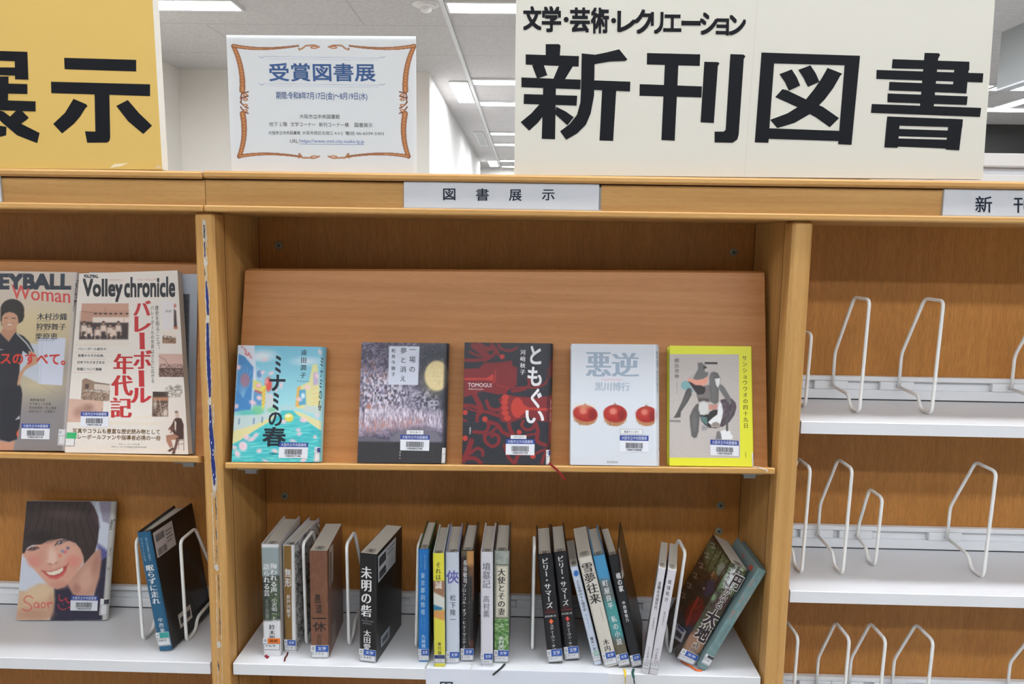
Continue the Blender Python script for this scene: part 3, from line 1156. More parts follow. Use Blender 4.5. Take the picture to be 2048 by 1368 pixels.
def shelf(label, x0, x1, z):
    r = thing('metal_shelf', label, 'shelf', ((x0 + x1) / 2, .1, z), 'white metal shelves of the bookcases')
    m = MB()
    pr = [(.0085, z), (.19, z), (.19, z - .0195), (.0074, z - .0195), (.0074, z - .0011)]
    m.prism([(x0, a, b) for a, b in pr], [(x1, a, b) for a, b in pr])
    m.build('shelf_board', M['white'], r)
    b = MB()
    b.bbox(x0, x1, .1862, .1975, z + .0016, z + .0185, .0008)
    b.box(x0, x1, .188, .1972, z + .0007, z + .002, mat=1)
    b.bbox(x0, x1, .1862, .1975, z + .0340, z + .0422, .0008)
    b.box(x0, x1, .1945, .1975, z + .0185, z + .034)
    b.box(x0, x1, .1864, .1972, z + .0001, z + .0008, mat=1)
    b.build('slotted_rail', [M['rail'], M['slot']], r)
    return r


shelf('white metal shelf under the row of upright books', -.4312, .4300, Z1)
shelf('white metal shelf under the smiling portrait photo book', -1.33, -.4692, Z0)
shelf('empty white metal shelf beside the yellow book, topmost with wire bookends', .4690, 1.33, Z3A)
shelf('empty white metal shelf with one small and three tall wire bookends', .4690, 1.33, Z3B)
shelf('white metal shelf lowest in view, with a row of wire bookends', .4690, 1.33, Z3C)

# wire bookends
BIG = [(.067, .003), (.101, .003), (.112, .0235), (.1905, .0262), None, (.179, .0235), (.179, .085), (.117, .1865), (.060, .1865)]
SMALL = [(.105, .003), (.132, .003), (.142, .0205), (.1905, .0262), None, (.179, .021), (.177, .049), (.147, .126), (.098, .126)]


def fillet(P, rad, n=5):
    P = [np.array(p, float) for p in P]
    out = []
    for i, p in enumerate(P):
        a, b = P[i - 1], P[(i + 1) % len(P)]
        if i == 0 or i == len(P) - 1:
            out.append(p)
            continue
        d1, d2 = unit(a - p), unit(b - p)
        t = min(rad, .45 * np.linalg.norm(a - p), .45 * np.linalg.norm(b - p))
        s, e = p + d1 * t, p + d2 * t
        for k in range(n + 1):
            u = k / n
            out.append(s * (1 - u) ** 2 + p * 2 * u * (1 - u) + e * u * u)
    return out


def bookend(label, x, z, prof=BIG, lean=0.0, dx=0.0, group='white wire bookends'):
    r = thing('wire_bookend', label, 'bookend', (x, .12, z), group)
    i = prof.index(None)
    low, upn = prof[:i], prof[i + 1:]
    pts = low[::-1][:-1] + [low[0]] + upn[::-1] if False else None
    # one bent wire: rail -> along the shelf -> up the front -> over the top -> down the back
    seq = low[::-1] + upn[::-1]
    m = MB()
    X = lambda zz: x + dx + lean * zz
    path = fillet([(X(b), a, z + b) for k, (a, b) in enumerate(seq)], .011)
    m.tube(path, .0028, False, 10)
    m.build('wire', M['wire'], r, smooth=True)
    MB().bbox(x - .0298, x + .0298, .1848, .1942, z + .0188, z + .0337, .001).build('slide_block', M['rail'], r)
    return r


bookend('wire bookend between the two smaller-format photo books, behind the blue spine', -.6107, Z0)
bookend('wire bookend in front of the black open cover beside the taped upright', -.5353, Z0)
bookend('wire bookend between the white floral spine and the brown book', -.3274, Z1)
bookend('wire bookend between the brown book and the thick black book', -.2541, Z1)
bookend('wire bookend pressed against the bright blue spine', -.1385, Z1, lean=.025)
bookend('wire bookend standing before the two matching black spines', .0605, Z1)
bookend('wire bookend holding up the two thin white paperbacks', .2946, Z1, lean=.088)
bookend('wire bookend half hidden by the upright on the topmost empty shelf, the small one', .5095, Z3A, [(p[0], p[1]) if p else None for p in SMALL])
bookend('first tall wire bookend from the upright on the topmost empty shelf', .5829, Z3A)
bookend('second tall wire bookend from the upright on the topmost empty shelf', .6987, Z3A)
bookend('wire bookend cut by the picture edge on the topmost empty shelf', .8945, Z3A)
bookend('wire bookend half hidden by the upright on the middle empty shelf', .5076, Z3B)
bookend('tall wire bookend just before the small one on the middle empty shelf', .5754, Z3B)
bookend('small low wire bookend on the middle empty shelf', .6462, Z3B, SMALL)
bookend('tall wire bookend standing alone past the small one on the middle empty shelf', .8072, Z3B)
bookend('wire bookend on the lowest shelf, first from the upright', .5061, Z3C)
bookend('wire bookend on the lowest shelf, second from the upright', .5917, Z3C)
bookend('wire bookend on the lowest shelf, third from the upright', .6519, Z3C)
bookend('wire bookend on the lowest shelf, fourth from the upright', .7309, Z3C)
bookend('wire bookend on the lowest shelf, cut by the picture edge', .9422, Z3C)

# ================================================================ signs
INK = (20, 22, 28)


def plate(label, x0, x1, chars, grey=False):
    r = thing('header_plate', label, 'label plate', ((x0 + x1) / 2, 0, .0615), 'white label plates on the header')
    m = MB()
    m.box(x0, x1, -.0035, -.0005, .0612, .0985, (212, 214, 220))
    mp = lambda x, y, e=0.0: atY(x, y, -.0036 - e)
    for ch, a, b, c, d in chars:
        text(m, mp, ch, (a, b), (c, b), (a, d), (38, 44, 60), 1, wt=.022)
    m.build('plate', M['sign'], r)
    h = MB()
    h.box(x0 - .001, x1 + (.0036 if grey else .0005), -.0003, -.0001, .0605, .0985, (150, 150, 150))
    h.box(x0 - .001, x1 + (.0036 if grey else .0005), -.0045, -.0003, .0597, .0610, (196, 196, 196))
    if grey:
        h.box(x1 + .0001, x1 + .0035, -.0006, -.0003, .0945, .0985, (24, 24, 28))
    h.build('holder', M['print'], r)


plate('white label plate reading book display on the header under the poster', -.1457, .1449,
      [('図', 886.3, 377.7, 910.2, 400.6), ('書', 952, 377.3, 977, 401.6), ('展', 1017.8, 379.4, 1042.8, 401.8), ('示', 1083.8, 379.6, 1108.5, 400.8)], True)
plate('white label plate reading new on the header under the large white sign', .6517, .9420,
      [('新', 1950.7, 393, 1983.6, 425), ('刊', 2027.5, 395, 2058, 426)])
plate('white label plate end showing on the header under the yellow sign', -1.047, -.7567, [])


def sign_board(name, label, pts, y, th, col, shapes, zg, extra=None, edge=(226, 222, 212)):
    P = [atY(*p, y) for p in pts]
    base = (P[2] + P[3]) / 2
    r = thing(name, label, 'sign', tuple(base))
    m = MB()
    m.prism(P, [p + (0, th, 0) for p in P], edge)
    m.poly([p - (0, .0001, 0) for p in P][::-1], col)
    mp = lambda x, yy, e=0.0: atY(x, yy, y - .0003 - e)
    for i, (z, sh) in enumerate(shapes):
        m.poly([mp(*zp(z, p), .00002 * (i % 12)) for p in sh][::-1], INK)
    if extra:
        extra(m, mp)
    m.build('board', M['sign'], r)
    return r


ZA, ZB, ZC = (0, 0, 2.9257), (700, 0, 2.9257), (1350, 0, 2.934)
shin = [(ZB, s) for s in (
    [(1145, 258), (1222, 258), (1232, 266), (1228, 326), (1145, 324)], [(1028, 318), (1340, 328), (1338, 390), (1028, 378)],
    [(1065, 382), (1130, 370), (1155, 440), (1095, 460)], [(1222, 386), (1304, 388), (1254, 470), (1188, 466)],
    [(1003, 453), (1350, 466), (1348, 523), (1003, 510)], [(1018, 550), (1330, 560), (1326, 618), (1016, 608)],
    [(1130, 508), (1205, 512), (1200, 815), (1122, 812)], [(1112, 606), (1150, 608), (1148, 655), (1100, 718), (1048, 765), (998, 715), (1060, 664)],
    [(1206, 624), (1262, 652), (1310, 686), (1272, 733), (1200, 668)], [(1356, 312), (1425, 322), (1500, 307), (1575, 288), (1598, 316), (1624, 348), (1610, 357), (1520, 360), (1432, 375), (1400, 380)],
    [(1356, 312), (1432, 320), (1428, 560), (1408, 665), (1380, 730), (1330, 780), (1265, 818), (1229, 768), (1285, 726), (1328, 672), (1348, 600), (1352, 500)],
    [(1400, 469), (1641, 478), (1638, 535), (1400, 525)], [(1475, 525), (1558, 530), (1540, 825), (1460, 822)])]
kan = [((0, 0, 1), s) for s in (
    [(1294, 106), (1400.5, 108.6), (1399.5, 132), (1293.5, 129)], [(1279.4, 168.2), (1404, 172.7), (1403, 195), (1279, 191.5)], [(1330.6, 107), (1358, 107.5), (1349.5, 281.3), (1322.8, 280.3)])]
kan += [(ZC, s) for s in (
    [(172, 362), (250, 364), (262, 371), (252, 388), (228, 722), (150, 718)],
    [(325, 317), (402, 320), (414, 330), (404, 345), (374, 790), (366, 818), (338, 838), (232, 836), (232, 772), (285, 772), (297, 762)])]
zu = [(ZC, s) for s in (
    [(508, 308), (1086, 327), (1081, 385), (506, 370)], [(508, 308), (586, 312), (548, 838), (468, 835)], [(1000, 326), (1086, 328), (1036, 850), (957, 846)], [(545, 752), (968, 768), (964, 828), (542, 814)],
    [(613, 435), (685, 407), (714, 452), (735, 502), (668, 532), (645, 482)], [(723, 410), (795, 383), (826, 430), (848, 480), (780, 510), (755, 458)],
    [(895, 398), (982, 432), (970, 445), (930, 515), (880, 582), (800, 665), (700, 722), (600, 752), (558, 703), (660, 665), (745, 612), (815, 525), (860, 460)],
    [(630, 523), (655, 528), (780, 588), (870, 628), (963, 693), (908, 747), (825, 688), (720, 630), (588, 570)])]
sho = [(ZC, s) for s in (
    [(1465, 310), (1548, 312), (1556, 322), (1544, 345), (1518, 632), (1437, 626)], [(1277, 347), (1728, 362), (1727, 412), (1272, 401)], [(1642, 360), (1728, 362), (1710, 549), (1628, 545)],
    [(1183, 410), (1810, 430), (1805, 484), (1181, 463)], [(1258, 480), (1715, 498), (1708, 548), (1255, 530)], [(1248, 548), (1718, 565), (1712, 616), (1246, 600)], [(1155, 610), (1797, 633), (1790, 686), (1150, 662)],
    [(1245, 683), (1322, 686), (1307, 868), (1228, 865)], [(1608, 696), (1690, 700), (1668, 882), (1588, 878)], [(1245, 683), (1690, 700), (1686, 748), (1242, 735)], [(1310, 756), (1606, 766), (1601, 808), (1306, 799)], [(1306, 812), (1602, 820), (1596, 872), (1302, 860)])]


def white_extra(m, mp):
    words = [('文', 1016, 40, 1118, 172), ('学', 1126, 40, 1232, 182), ('・', 1250, 98, 1280, 130), ('芸', 1292, 48, 1400, 186), ('術', 1412, 48, 1512, 190), ('・', 1528, 104, 1558, 136)]
    for ch, a, b, c, d in words:
        q = [zp(ZB, p) for p in ((a, b), (c, b + 1), (a, d))]
        text(m, mp, ch, *q, INK, 2 if ch != '・' else 0, wt=.034)
    for ch, a, b, c, d in (('レ', 1236, 23, 1270, 63), ('ク', 1270, 20, 1304, 66), ('リ', 1303, 25, 1326, 66), ('エ', 1328, 30, 1362, 62), ('ー', 1364, 43, 1400, 49), ('シ', 1401, 26, 1434, 68), ('ョ', 1433, 38, 1457, 69), ('ン', 1459, 31, 1491, 69)):
        text(m, mp, ch, (a, b), (c, b + .4), (a - (0 if ch in 'ー' else .5), d), INK, 2, wt=.03)
    m.poly([mp(*p, -.0001) for p in ((1514.6, 0), (1488, 352), (1489, 352), (1515.6, 0))], (204, 198, 190))


wx = lambda a, b, y: (a[0] + (b[0] - a[0]) * (y - a[1]) / (b[1] - a[1]), y)
L_, R_ = ((1032, 0), (1028.3, 348)), ((1990, 0), (1965, 358))
sign_board('title_sign', 'large cream sign with heavy black characters for new books, on the bookcase top', [wx(*L_, -150), wx(*R_, -150), (1965, 358.6), (1028.3, 349.6)], .012, .012, (217, 213, 202), shin + kan + zu + sho, None, white_extra)
shi = [(ZA, s) for s in (
    [(375, 338), (797, 350), (797, 418), (378, 405)], [(298, 478), (878, 493), (878, 562), (300, 545)], [(553, 545), (640, 550), (645, 805), (640, 824), (626, 834), (510, 835), (497, 768), (558, 770)],
    [(430, 578), (505, 610), (512, 622), (500, 632), (470, 680), (435, 722), (363, 781), (311, 725), (380, 660)], [(748, 585), (812, 660), (890, 735), (838, 784), (750, 710), (680, 620)],
    [(-330, 288), (160, 303), (160, 360), (-330, 346)], [(85, 302), (160, 303), (166, 466), (88, 464)], [(-300, 390), (90, 395), (90, 442), (-300, 432)], [(-150, 445), (50, 448), (46, 600), (-150, 590)],
    [(-260, 480), (160, 492), (160, 550), (-260, 540)], [(-300, 576), (208, 593), (208, 652), (-300, 636)],
    [(104, 638), (120, 640), (168, 688), (160, 697), (90, 748), (40, 700)], [(-30, 640), (20, 652), (100, 712), (232, 778), (218, 838), (100, 792), (10, 716), (-40, 660)], [(-60, 650), (0, 650), (-5, 735), (38, 742), (36, 792), (-60, 815)],
    [(-330, 288), (-260, 290), (-270, 640), (-330, 830), (-390, 800), (-335, 640)])]


def yellow_extra(m, mp):
    for pts, c in (([(220, 336), (228, 328), (258, 326), (240, 333)], (240, 225, 190)), ([(310, 336), (316, 330), (326, 337)], (226, 200, 160))):
        m.poly([mp(*p, 0) for p in pts][::-1], c)


sign_board('title_sign', 'yellow sign with heavy black characters for display, on the bookcase top', [(-420, -150), wx((305, 0), (324.7, 339), -150), (324.7, 339.6), (-420, 333)], 0.0, .019, (222, 186, 106), shi, None, yellow_extra)

# poster in its acrylic stand
PY = .020
PQ = [(452.5, 70), (832, 72.5), (833.5, 345.5), (463.5, 345.3)]
PZ = ZA
P = [atY(*p, PY) for p in PQ]
r = thing('poster_stand', 'clear acrylic stand with a bordered exhibition notice, on top of the bookcase', 'poster stand', tuple((P[2] + P[3]) / 2))
m = MB()
bl_c = P[3].copy(); br_c = P[2].copy()
bl_c[2] = br_c[2] = .1118
P[3], P[2] = bl_c, br_c
m.prism(P, [p + (0, .0004, 0) for p in P], (220, 222, 232), k=1.25)
pmp = lambda x, y, e=0.0: atY(x, y, PY - .0001 - e)
art = Art(ZA, 5).fill((224, 226, 240))
BR_, BD, BT = (176, 112, 66), (120, 70, 44), (205, 145, 95)


def sweep(a, b, c, w0, w1):
    """A bar of the frame: quadratic curve, thick at its ends."""
    Q = [np.array(p, float) for p in (a, b, c)]
    n = 14
    for i in range(n):
        t, u = i / n, (i + 1) / n
        f = lambda t: tuple(Q[0] * (1 - t) ** 2 + Q[1] * 2 * t * (1 - t) + Q[2] * t * t)
        w = w0 + (w1 - w0) * t
        art.line([f(t), f(u)], w, BD, 1, .6)
    for i in range(n):
        t, u = i / n, (i + 1) / n
        w = w0 + (w1 - w0) * t
        if w > 9:
            art.line([f(t), f(u)], w - 7, BR_, 1, .6)
        if w > 16:
            art.line([f(t), f(u)], w * .25, BT, 1, .8)


X7 = lambda p: ((p[0] - 0) * 1.0, p[1])
for sx in (0, 1):
    g = (lambda x: x) if sx == 0 else (lambda x: 2 * 1895 - x)
    sweep((g(1366), 270), (g(1425), 390), (g(1418), 530), 26, 34)
    sweep((g(1400), 915), (g(1445), 800), (g(1420), 665), 26, 34)
    sweep((g(1366), 268), (g(1520), 300), (g(1745), 268), 22, 10)
    sweep((g(1400), 915), (g(1560), 885), (g(1765), 918), 20, 10)
    for cy, sg in ((275, 1), (915, -1)):
        art.line([(g(1748), cy + 8), (g(1752), cy + 16 * sg), (g(1770), cy + 8), (g(1790), cy - 8 * sg), (g(1840), cy - 10 * sg), (g(1868), cy)], 9, BD, 1, .6)
        art.line([(g(1748), cy + 8), (g(1752), cy + 16 * sg), (g(1770), cy + 8), (g(1790), cy - 8 * sg), (g(1840), cy - 10 * sg), (g(1868), cy)], 4, BT, 1, .6)
        art.ell(g(1838), cy + 3, 22, 9, BR_, .6)
        art.ell(g(1838), cy + 3, 12, 3, (224, 215, 215), .6)
    for cy in (555, 580, 615, 645):
        s2 = 1 if cy < 590 else -1
        art.line([(g(1408), cy + 20 * s2), (g(1415), cy - 8), (g(1440), cy - 14 * s2), (g(1452), cy - 18 * s2)], 8, BD, 1, .6)
        art.ell(g(1436), cy + 2, 15, 9, BR_, .6)
        art.ell(g(1436), cy + 2, 7, 3, (230, 215, 205), .6)
for y in (338, 497):
    art.line([(1545, y - 8), (2225, y + 2)], 2, (150, 156, 170), .9, .8)
    art.line([(1560, y + 6), (2215, y + 14)], 3, (186, 190, 200), .9, .8)
    for a, s2 in ((1545, 1), (2225, -1)):
        art.line([(a - 28 * s2, y - 8), (a - 12 * s2, y + 2), (a, y - 6)], 4, (140, 146, 165), .8, .8)
wl = [np.array(pmp(*p)) for p in PQ]


def pf(u, v):
    u, v = u[:, None], v[:, None]
    return wl[3] * (1 - u) * (1 - v) + wl[2] * u * (1 - v) + wl[1] * u * v + wl[0] * (1 - u) * v


art_grid(m, pf, 400, 290, np.eye(4), art, k=1.25)
BL_, BK = (66, 104, 160), (62, 64, 72)
for s, a, b, c, col, bo in (
        ('受賞図書展', (1572, 372), (2190, 374), (1576, 476), BL_, 1), ('期間:令和8年7月17日(金)～8月19日(水)', (1614, 536), (2148, 542), (1616, 586), BL_, 1),
        ('大阪市立中央図書館', (1752, 668), (1987, 670), (1753, 694), BK, 0), ('地下１階', (1574, 714), (1680, 714), (1575, 740), BK, 0), ('文学コーナー', (1700, 715), (1845, 716), (1701, 740), BK, 0),
        ('新刊コーナー横', (1866, 716), (2040, 718), (1867, 742), BK, 0), ('図書展示', (2074, 718), (2180, 720), (2075, 744), BK, 0),
        ('大阪市立中央図書館', (1570, 766), (1756, 767), (1571, 787), BK, 0), ('大阪市西区北堀江 4-3-2', (1768, 767), (2005, 769), (1769, 788), BK, 0), ('電話 06-6539-3303', (2020, 769), (2246, 771), (2021, 790), BK, 0),
        ('URL:', (1696, 815), (1748, 816), (1697, 836), BK, 0), ('https://www.oml.city.osaka.lg.jp', (1754, 814), (2131, 818), (1755, 840), (70, 110, 190), 0)):
    text(m, pmp, s, zp(ZA, a), zp(ZA, b), zp(ZA, c), col, bo, wt=.034 if 'm' != bo and len(s) == 5 else .02)
m.poly([pmp(*zp(ZA, p), .0002) for p in ((1754, 842), (1754, 844), (2131, 848), (2131, 846))], (70, 110, 190))
m.build('notice_sheet', M['print'], r)
x0, x1 = P[3][0] - .003, P[2][0] + .003
a = MB()
Q = [p + np.array(((-.0015 if i in (0, 3) else .0015), -.0016, (.0015 if i < 2 else -.0012))) for i, p in enumerate(P)]
a.poly(Q[::-1])
a.box(x0, x1, PY - .0016, PY + .09, .1106, .1116)
a.build('acrylic_holder', M['acrylic'], r)

# sheet hanging on the front of the lower shelf
pw = [atY(*p, .0064) for p in ((852, 1337), (1217, 1350), (1217, 1560), (852, 1550))]
zt_ = max(pw[0][2], pw[1][2])
m = MB()
x0, x1 = pw[0][0], pw[1][0]
m.box(x0, x1, .0058, .0071, Z1 - .09, Z1 + .001, (222, 226, 238))
text(m, lambda x, y, e=0.0: atY(x, y, .0057 - e), '図', (880, 1364), (905, 1364.5), (880, 1390), (50, 54, 66), 1)
tag(m.build('paper_notice', M['print']), 'white paper notice fixed to the front edge of the shelf of upright books', 'notice')
# ================================================================ books facing out on the slanted boards
DN = unit((0, -1, DSL))


def front_plane(t, x=0.0, left=False):
    """Front of a book of thickness t that leans on a slanted board."""
    z = LEDL if left else LED(x)
    zb = LEDL if left else -.3331
    return np.array((0, .103 + DSL * (zb + .0365), z)) + DN * (t + .0006), DN


def shift(tl, tr, br, bl): return tl, tr, br, bl


# ---- turquoise canal street picture
z = (455, 675, 5.262)
A = Art(z, 1).grad((500, 60), (560, 700), (118, 186, 212), (158, 212, 220))
A.ell(380, 165, 110, 48, (222, 228, 234), 14, .9).ell(300, 185, 70, 30, (222, 228, 234), 10, .8).ell(840, 228, 115, 34, (214, 222, 230), 12, .9)
A.poly([(105, 50), (285, 60), (305, 420), (262, 730), (60, 770), (80, 300)], (206, 214, 228), 2)
A.poly([(118, 150), (180, 175), (275, 290), (262, 500), (248, 740), (70, 760), (100, 400)], (72, 134, 192), 3)
for a in range(9):
    t = math.radians(40 + a * 14)
    A.line([(165, 600), (165 + 330 * math.cos(t) * .4, 600 - 330 * math.sin(t))], 8, (130, 178, 216), .7, 2)
A.ell(185, 425, 50, 72, (206, 104, 104), 4, .55)
A.line([(180, 95), (200, 130), (190, 150), (215, 165), (225, 140), (240, 175), (255, 190)], 13, (206, 92, 90), .85, 2)
A.line([(145, 72), (165, 82)], 10, (206, 92, 90), .8, 2)
A.poly([(310, 280), (370, 340), (372, 440), (300, 400)], (176, 200, 224), 3).ell(335, 360, 26, 40, (80, 130, 180), 3, .8)
A.poly([(270, 420), (360, 455), (372, 560), (270, 520)], (214, 210, 120), 3).ell(325, 485, 26, 24, (222, 150, 160), 3)
A.poly([(275, 540), (365, 570), (365, 700), (270, 690)], (96, 150, 196), 4).poly([(290, 525), (365, 550), (360, 575), (285, 545)], (180, 90, 110), 3)
A.ell(432, 470, 36, 74, (214, 88, 84), 4).ell(410, 440, 18, 30, (226, 150, 150), 3)
A.poly([(365, 490), (408, 480), (402, 600), (384, 745), (360, 720)], (226, 210, 92), 3)
for i in range(4):
    A.line([(372, 560 + i * 42), (402, 520 + i * 42)], 12, (226, 150, 80), .8, 2)
A.poly([(400, 560), (480, 590), (500, 700), (400, 780)], (198, 206, 206), 4)
A.ell(315, 752, 64, 58, (124, 196, 152), 6).ell(200, 770, 90, 26, (92, 190, 176), 6).ell(470, 742, 48, 28, (134, 202, 160), 5)
A.poly([(60, 800), (320, 790), (560, 742), (520, 790), (360, 890), (60, 985)], (190, 208, 208), 4)
A.poly([(50, 965), (300, 890), (430, 830), (520, 790), (440, 868), (300, 950), (120, 1070), (45, 1102)], (222, 212, 156), 3)
for x, y in ((125, 855), (280, 850), (368, 838)):
    A.line([(x, y - 20), (x - 4, y + 30)], 14, (90, 120, 160), .8, 2)
A.poly([(560, 690), (720, 690), (700, 750), (570, 745)], (176, 206, 212), 6)
A.poly([(895, 262), (948, 256), (985, 740), (720, 722), (735, 505), (860, 440)], (218, 214, 156), 3)
A.poly([(735, 500), (772, 488), (765, 705), (716, 702)], (226, 172, 96), 3).poly([(755, 532), (822, 520), (828, 682), (752, 692)], (92, 164, 198), 3)
A.ell(795, 590, 20, 28, (210, 226, 236), 3).poly([(905, 350), (950, 340), (955, 470), (905, 480)], (186, 170, 206), 4)
for i in range(4):
    A.line([(890, 525 + i * 48), (960, 505 + i * 50)], 10, (236, 190, 130), .8, 2)
A.poly([(810, 690), (985, 700), (985, 790), (800, 760)], (196, 208, 204), 4)
A.poly([(700, 745), (760, 760), (985, 860), (985, 960), (850, 868), (720, 790)], (222, 214, 160), 3)
A.poly([(40, 1102), (120, 1068), (300, 950), (440, 868), (540, 790), (575, 745), (690, 745), (735, 792), (850, 868), (985, 960), (985, 1310), (30, 1310)], (74, 186, 192), 2)
A.noise(120, 14, (118, 212, 208), .75, .52, .2, 3, [(40, 1110), (300, 960), (540, 800), (690, 760), (985, 970), (985, 1310), (30, 1310)])
A.noise(90, 10, (40, 160, 178), .5, .6, .2, 9, [(40, 1110), (300, 960), (540, 800), (690, 760), (985, 970), (985, 1310), (30, 1310)])
A.ell(648, 820, 46, 46, (224, 208, 92), 3).ell(640, 800, 36, 16, (240, 236, 200), 3)
r2 = random.Random(4)
for x, y, a, b in ((165, 1120, 44, 50), (105, 1200, 26, 36), (200, 1025, 28, 28), (255, 1047, 44, 20), (300, 1003, 28, 18), (335, 1170, 28, 20), (75, 1135, 26, 20), (800, 845, 38, 28), (745, 950, 22, 18), (756, 992, 24, 16), (592, 862, 26, 22), (395, 212, 30, 14),
                   (372, 345, 22, 16), (462, 352, 28, 16), (330, 478, 24, 18), (335, 612, 26, 22), (268, 662, 36, 22), (95, 700, 20, 24), (757, 627, 28, 20), (842, 502, 30, 22), (942, 380, 18, 26), (945, 800, 22, 18), (690, 1064, 30, 12), (500, 1170, 32, 18), (402, 1276, 32, 12),
                   (922, 1022, 16, 18), (120, 290, 20, 24), (565, 480, 16, 32), (515, 525, 14, 14), (975, 130, 14, 26), (460, 590, 14, 16), (800, 1268, 34, 20)):
    A.ell(x, y, a, b, (238, 206, 214), 4, .92, r2.uniform(-30, 30)).ell(x - a * .2, y, a * .4, b * .4, (232, 172, 190), 6, .5)
T_ = (36, 44, 54)


def faced(*a, **k):
    if 'rest' not in k:
        x = pix_x(a[3], a[4], a[5], a[6], a[8])
        z = LEDL if x < -.47 else LED(x)
        k['rest'] = ((x, -.005, z), (0 if x < -.47 else -.0117, DSL, 1))
    return faced_book(*a, **k)


def pix_x(o, n, z, tl, br): return hit(*zp(z, ((tl[0] + br[0]) / 2, br[1])), o, n)[0]


o, n = front_plane(.026, -.36)
r, mp, inf = faced('turquoise illustrated hardcover with a canal street scene, facing out on the slanted board', 'book', 'hardcovers facing out on the slanted board', o, n, z,
                   (112, 58), (965, 75), (914, 1288), (44, 1284), .026, A, .0085, step=1.0,
                   texts=[('ミ', (505, 172), (562, 174), (505, 345), T_, {'bold': 2, 'wt': .03}), ('ナ', (448, 372), (606, 374), (446, 535), T_, {'bold': 2, 'wt': .028}), ('ミ', (480, 562), (540, 564), (478, 738), T_, {'bold': 2, 'wt': .03}),
                          ('の', (438, 765), (572, 767), (436, 905), T_, {'bold': 2, 'wt': .022}), ('春', (378, 922), (612, 924), (374, 1118), T_, {'bold': 2, 'wt': .026}),
                          ('遠田潤子', (778, 105), (838, 107), (764, 402), T_, {'vert': True, 'bold': 'm', 'wt': .015, 'gap': .25}), ('Toda Junko', (726, 428), (862, 432), (726, 446), (60, 90, 110)),
                          ('文藝春秋', (436, 1188), (536, 1190), (436, 1208), T_), ('ミナミの春', (978, 190), (1006, 192), (952, 745), T_, {'vert': True, 'bold': 1})])
library_label(r, mp, z, (548, 1080), (852, 1083), (842, 1246), (538, 1242), 0, strip=.3)
lab = lambda root, mp, z, q, col=(218, 220, 224), blue=True: None


def edge_label(root, mp, z, tl, tr, br, bl, f=.35, col=(52, 66, 130), n0='0'):
    """Call-number label folded round the spine edge."""
    tl, tr, br, bl = (np.array(zp(z, p)) for p in (tl, tr, br, bl))
    q = lambda u, v: tl * (1 - u) * (1 - v) + tr * u * (1 - v) + br * u * v + bl * (1 - u) * v
    m = MB()

    def rect(u0, v0, u1, v1, c, e):
        us = np.linspace(u0, u1, 7)
        m.add([mp(*q(u, v), e) for v in (v0, v1) for u in us], [[i, i + 7, i + 8, i + 1] for i in range(6)], c)
    rect(0, 0, 1, 1, (220, 220, 224), .0004)
    if col is not None:
        rect(.5, .04, 1, f, col, .0005)
    for a in ((.1, f + .04, 1, f + .06), (.1, .94, 1, .96), (.1, f + .04, .16, .96)):
        rect(*a, (70, 72, 84), .0005)
    if n0:
        text(m, lambda u, v, e: mp(*q(u, v), e + .0004), n0, (.12, .1), (.42, .1), (.12, f - .08), (70, 76, 120))
    m.build('call_number_label', M['film'], root, local=True)


edge_label(r, mp, z, (920, 1130), (968, 1132), (965, 1286), (908, 1282))

# ---- moon and blossoms over dark ground
z = (705, 675, 5.262)
A = Art(z, 2).fill((80, 78, 92))
A.noise(46, 30, (150, 140, 168), 0.86, .5, 0.49, 11).noise(20, 16, (58, 54, 68), 0.77, .6, 0.35, 5).noise(30, 24, (160, 124, 118), 0.77, .62, 0.29, 21, [(60, 230), (420, 250), (430, 700), (60, 900)], 20)
A.noise(16, 26, (226, 220, 236), 0.86, .52, 0.32, 31, [(60, 360), (330, 360), (620, 520), (560, 760), (60, 900)], 26)
A.poly([(720, 40), (1020, 50), (1000, 820), (930, 790), (760, 720), (700, 420)], (60, 62, 72), 16, .95)
A.noise(14, 14, (96, 100, 112), 0.57, .62, 0.29, 41, [(720, 40), (1010, 50), (1000, 300), (720, 280)], 10)
A.noise(20, 20, (184, 180, 196), 0.86, .5, 0.29, 51, [(640, 540), (820, 540), (920, 660), (900, 780), (700, 740), (560, 640)], 14)
A.poly([(60, 790), (300, 720), (560, 740), (800, 790), (960, 780), (960, 960), (700, 930), (500, 960), (60, 1000)], (206, 192, 208), 16, .6)
A.noise(9, 50, (232, 224, 238), 0.86, .5, 0.29, 61, [(60, 720), (560, 710), (820, 770), (960, 770), (960, 920), (640, 900), (60, 960)], 14)
A.noise(12, 40, (184, 134, 128), 0.86, .52, 0.29, 71, [(60, 860), (760, 840), (720, 940), (460, 960), (60, 1020)], 16)
A.noise(8, 40, (120, 104, 120), 0.57, .6, 0.29, 81, [(60, 700), (960, 760), (960, 980), (60, 1000)], 10)
A.ell(170, 716, 26, 28, (176, 122, 112), 4)
A.line([(205, 250), (190, 340), (150, 420)], 6, (60, 52, 58), .8, 2).line([(122, 640), (112, 900)], 4, (60, 56, 64), .8, 2).line([(85, 540), (130, 470), (140, 500)], 8, (70, 60, 66), .7, 2)
A.poly([(40, 1040), (180, 1030), (300, 1052), (400, 1100), (40, 1100)], (104, 100, 112), 5).ell(670, 1075, 280, 132, (120, 116, 128), 6, .92)
A.poly([(40, 1085), (990, 1092), (990, 1330), (40, 1330)], (54, 54, 58), 4)
A.noise(4, 4, (78, 78, 84), 0.47, .6, 0.29, 91, [(40, 1095), (990, 1100), (990, 1330), (40, 1330)])
A.ell(888, 392, 128, 158, (216, 196, 148), 4).ell(860, 440, 80, 90, (232, 216, 172), 40, .6).noise(20, 20, (196, 176, 130), 0.47, .55, 0.29, 93, [(790, 250), (960, 240), (990, 500), (860, 540), (770, 460)], 20)
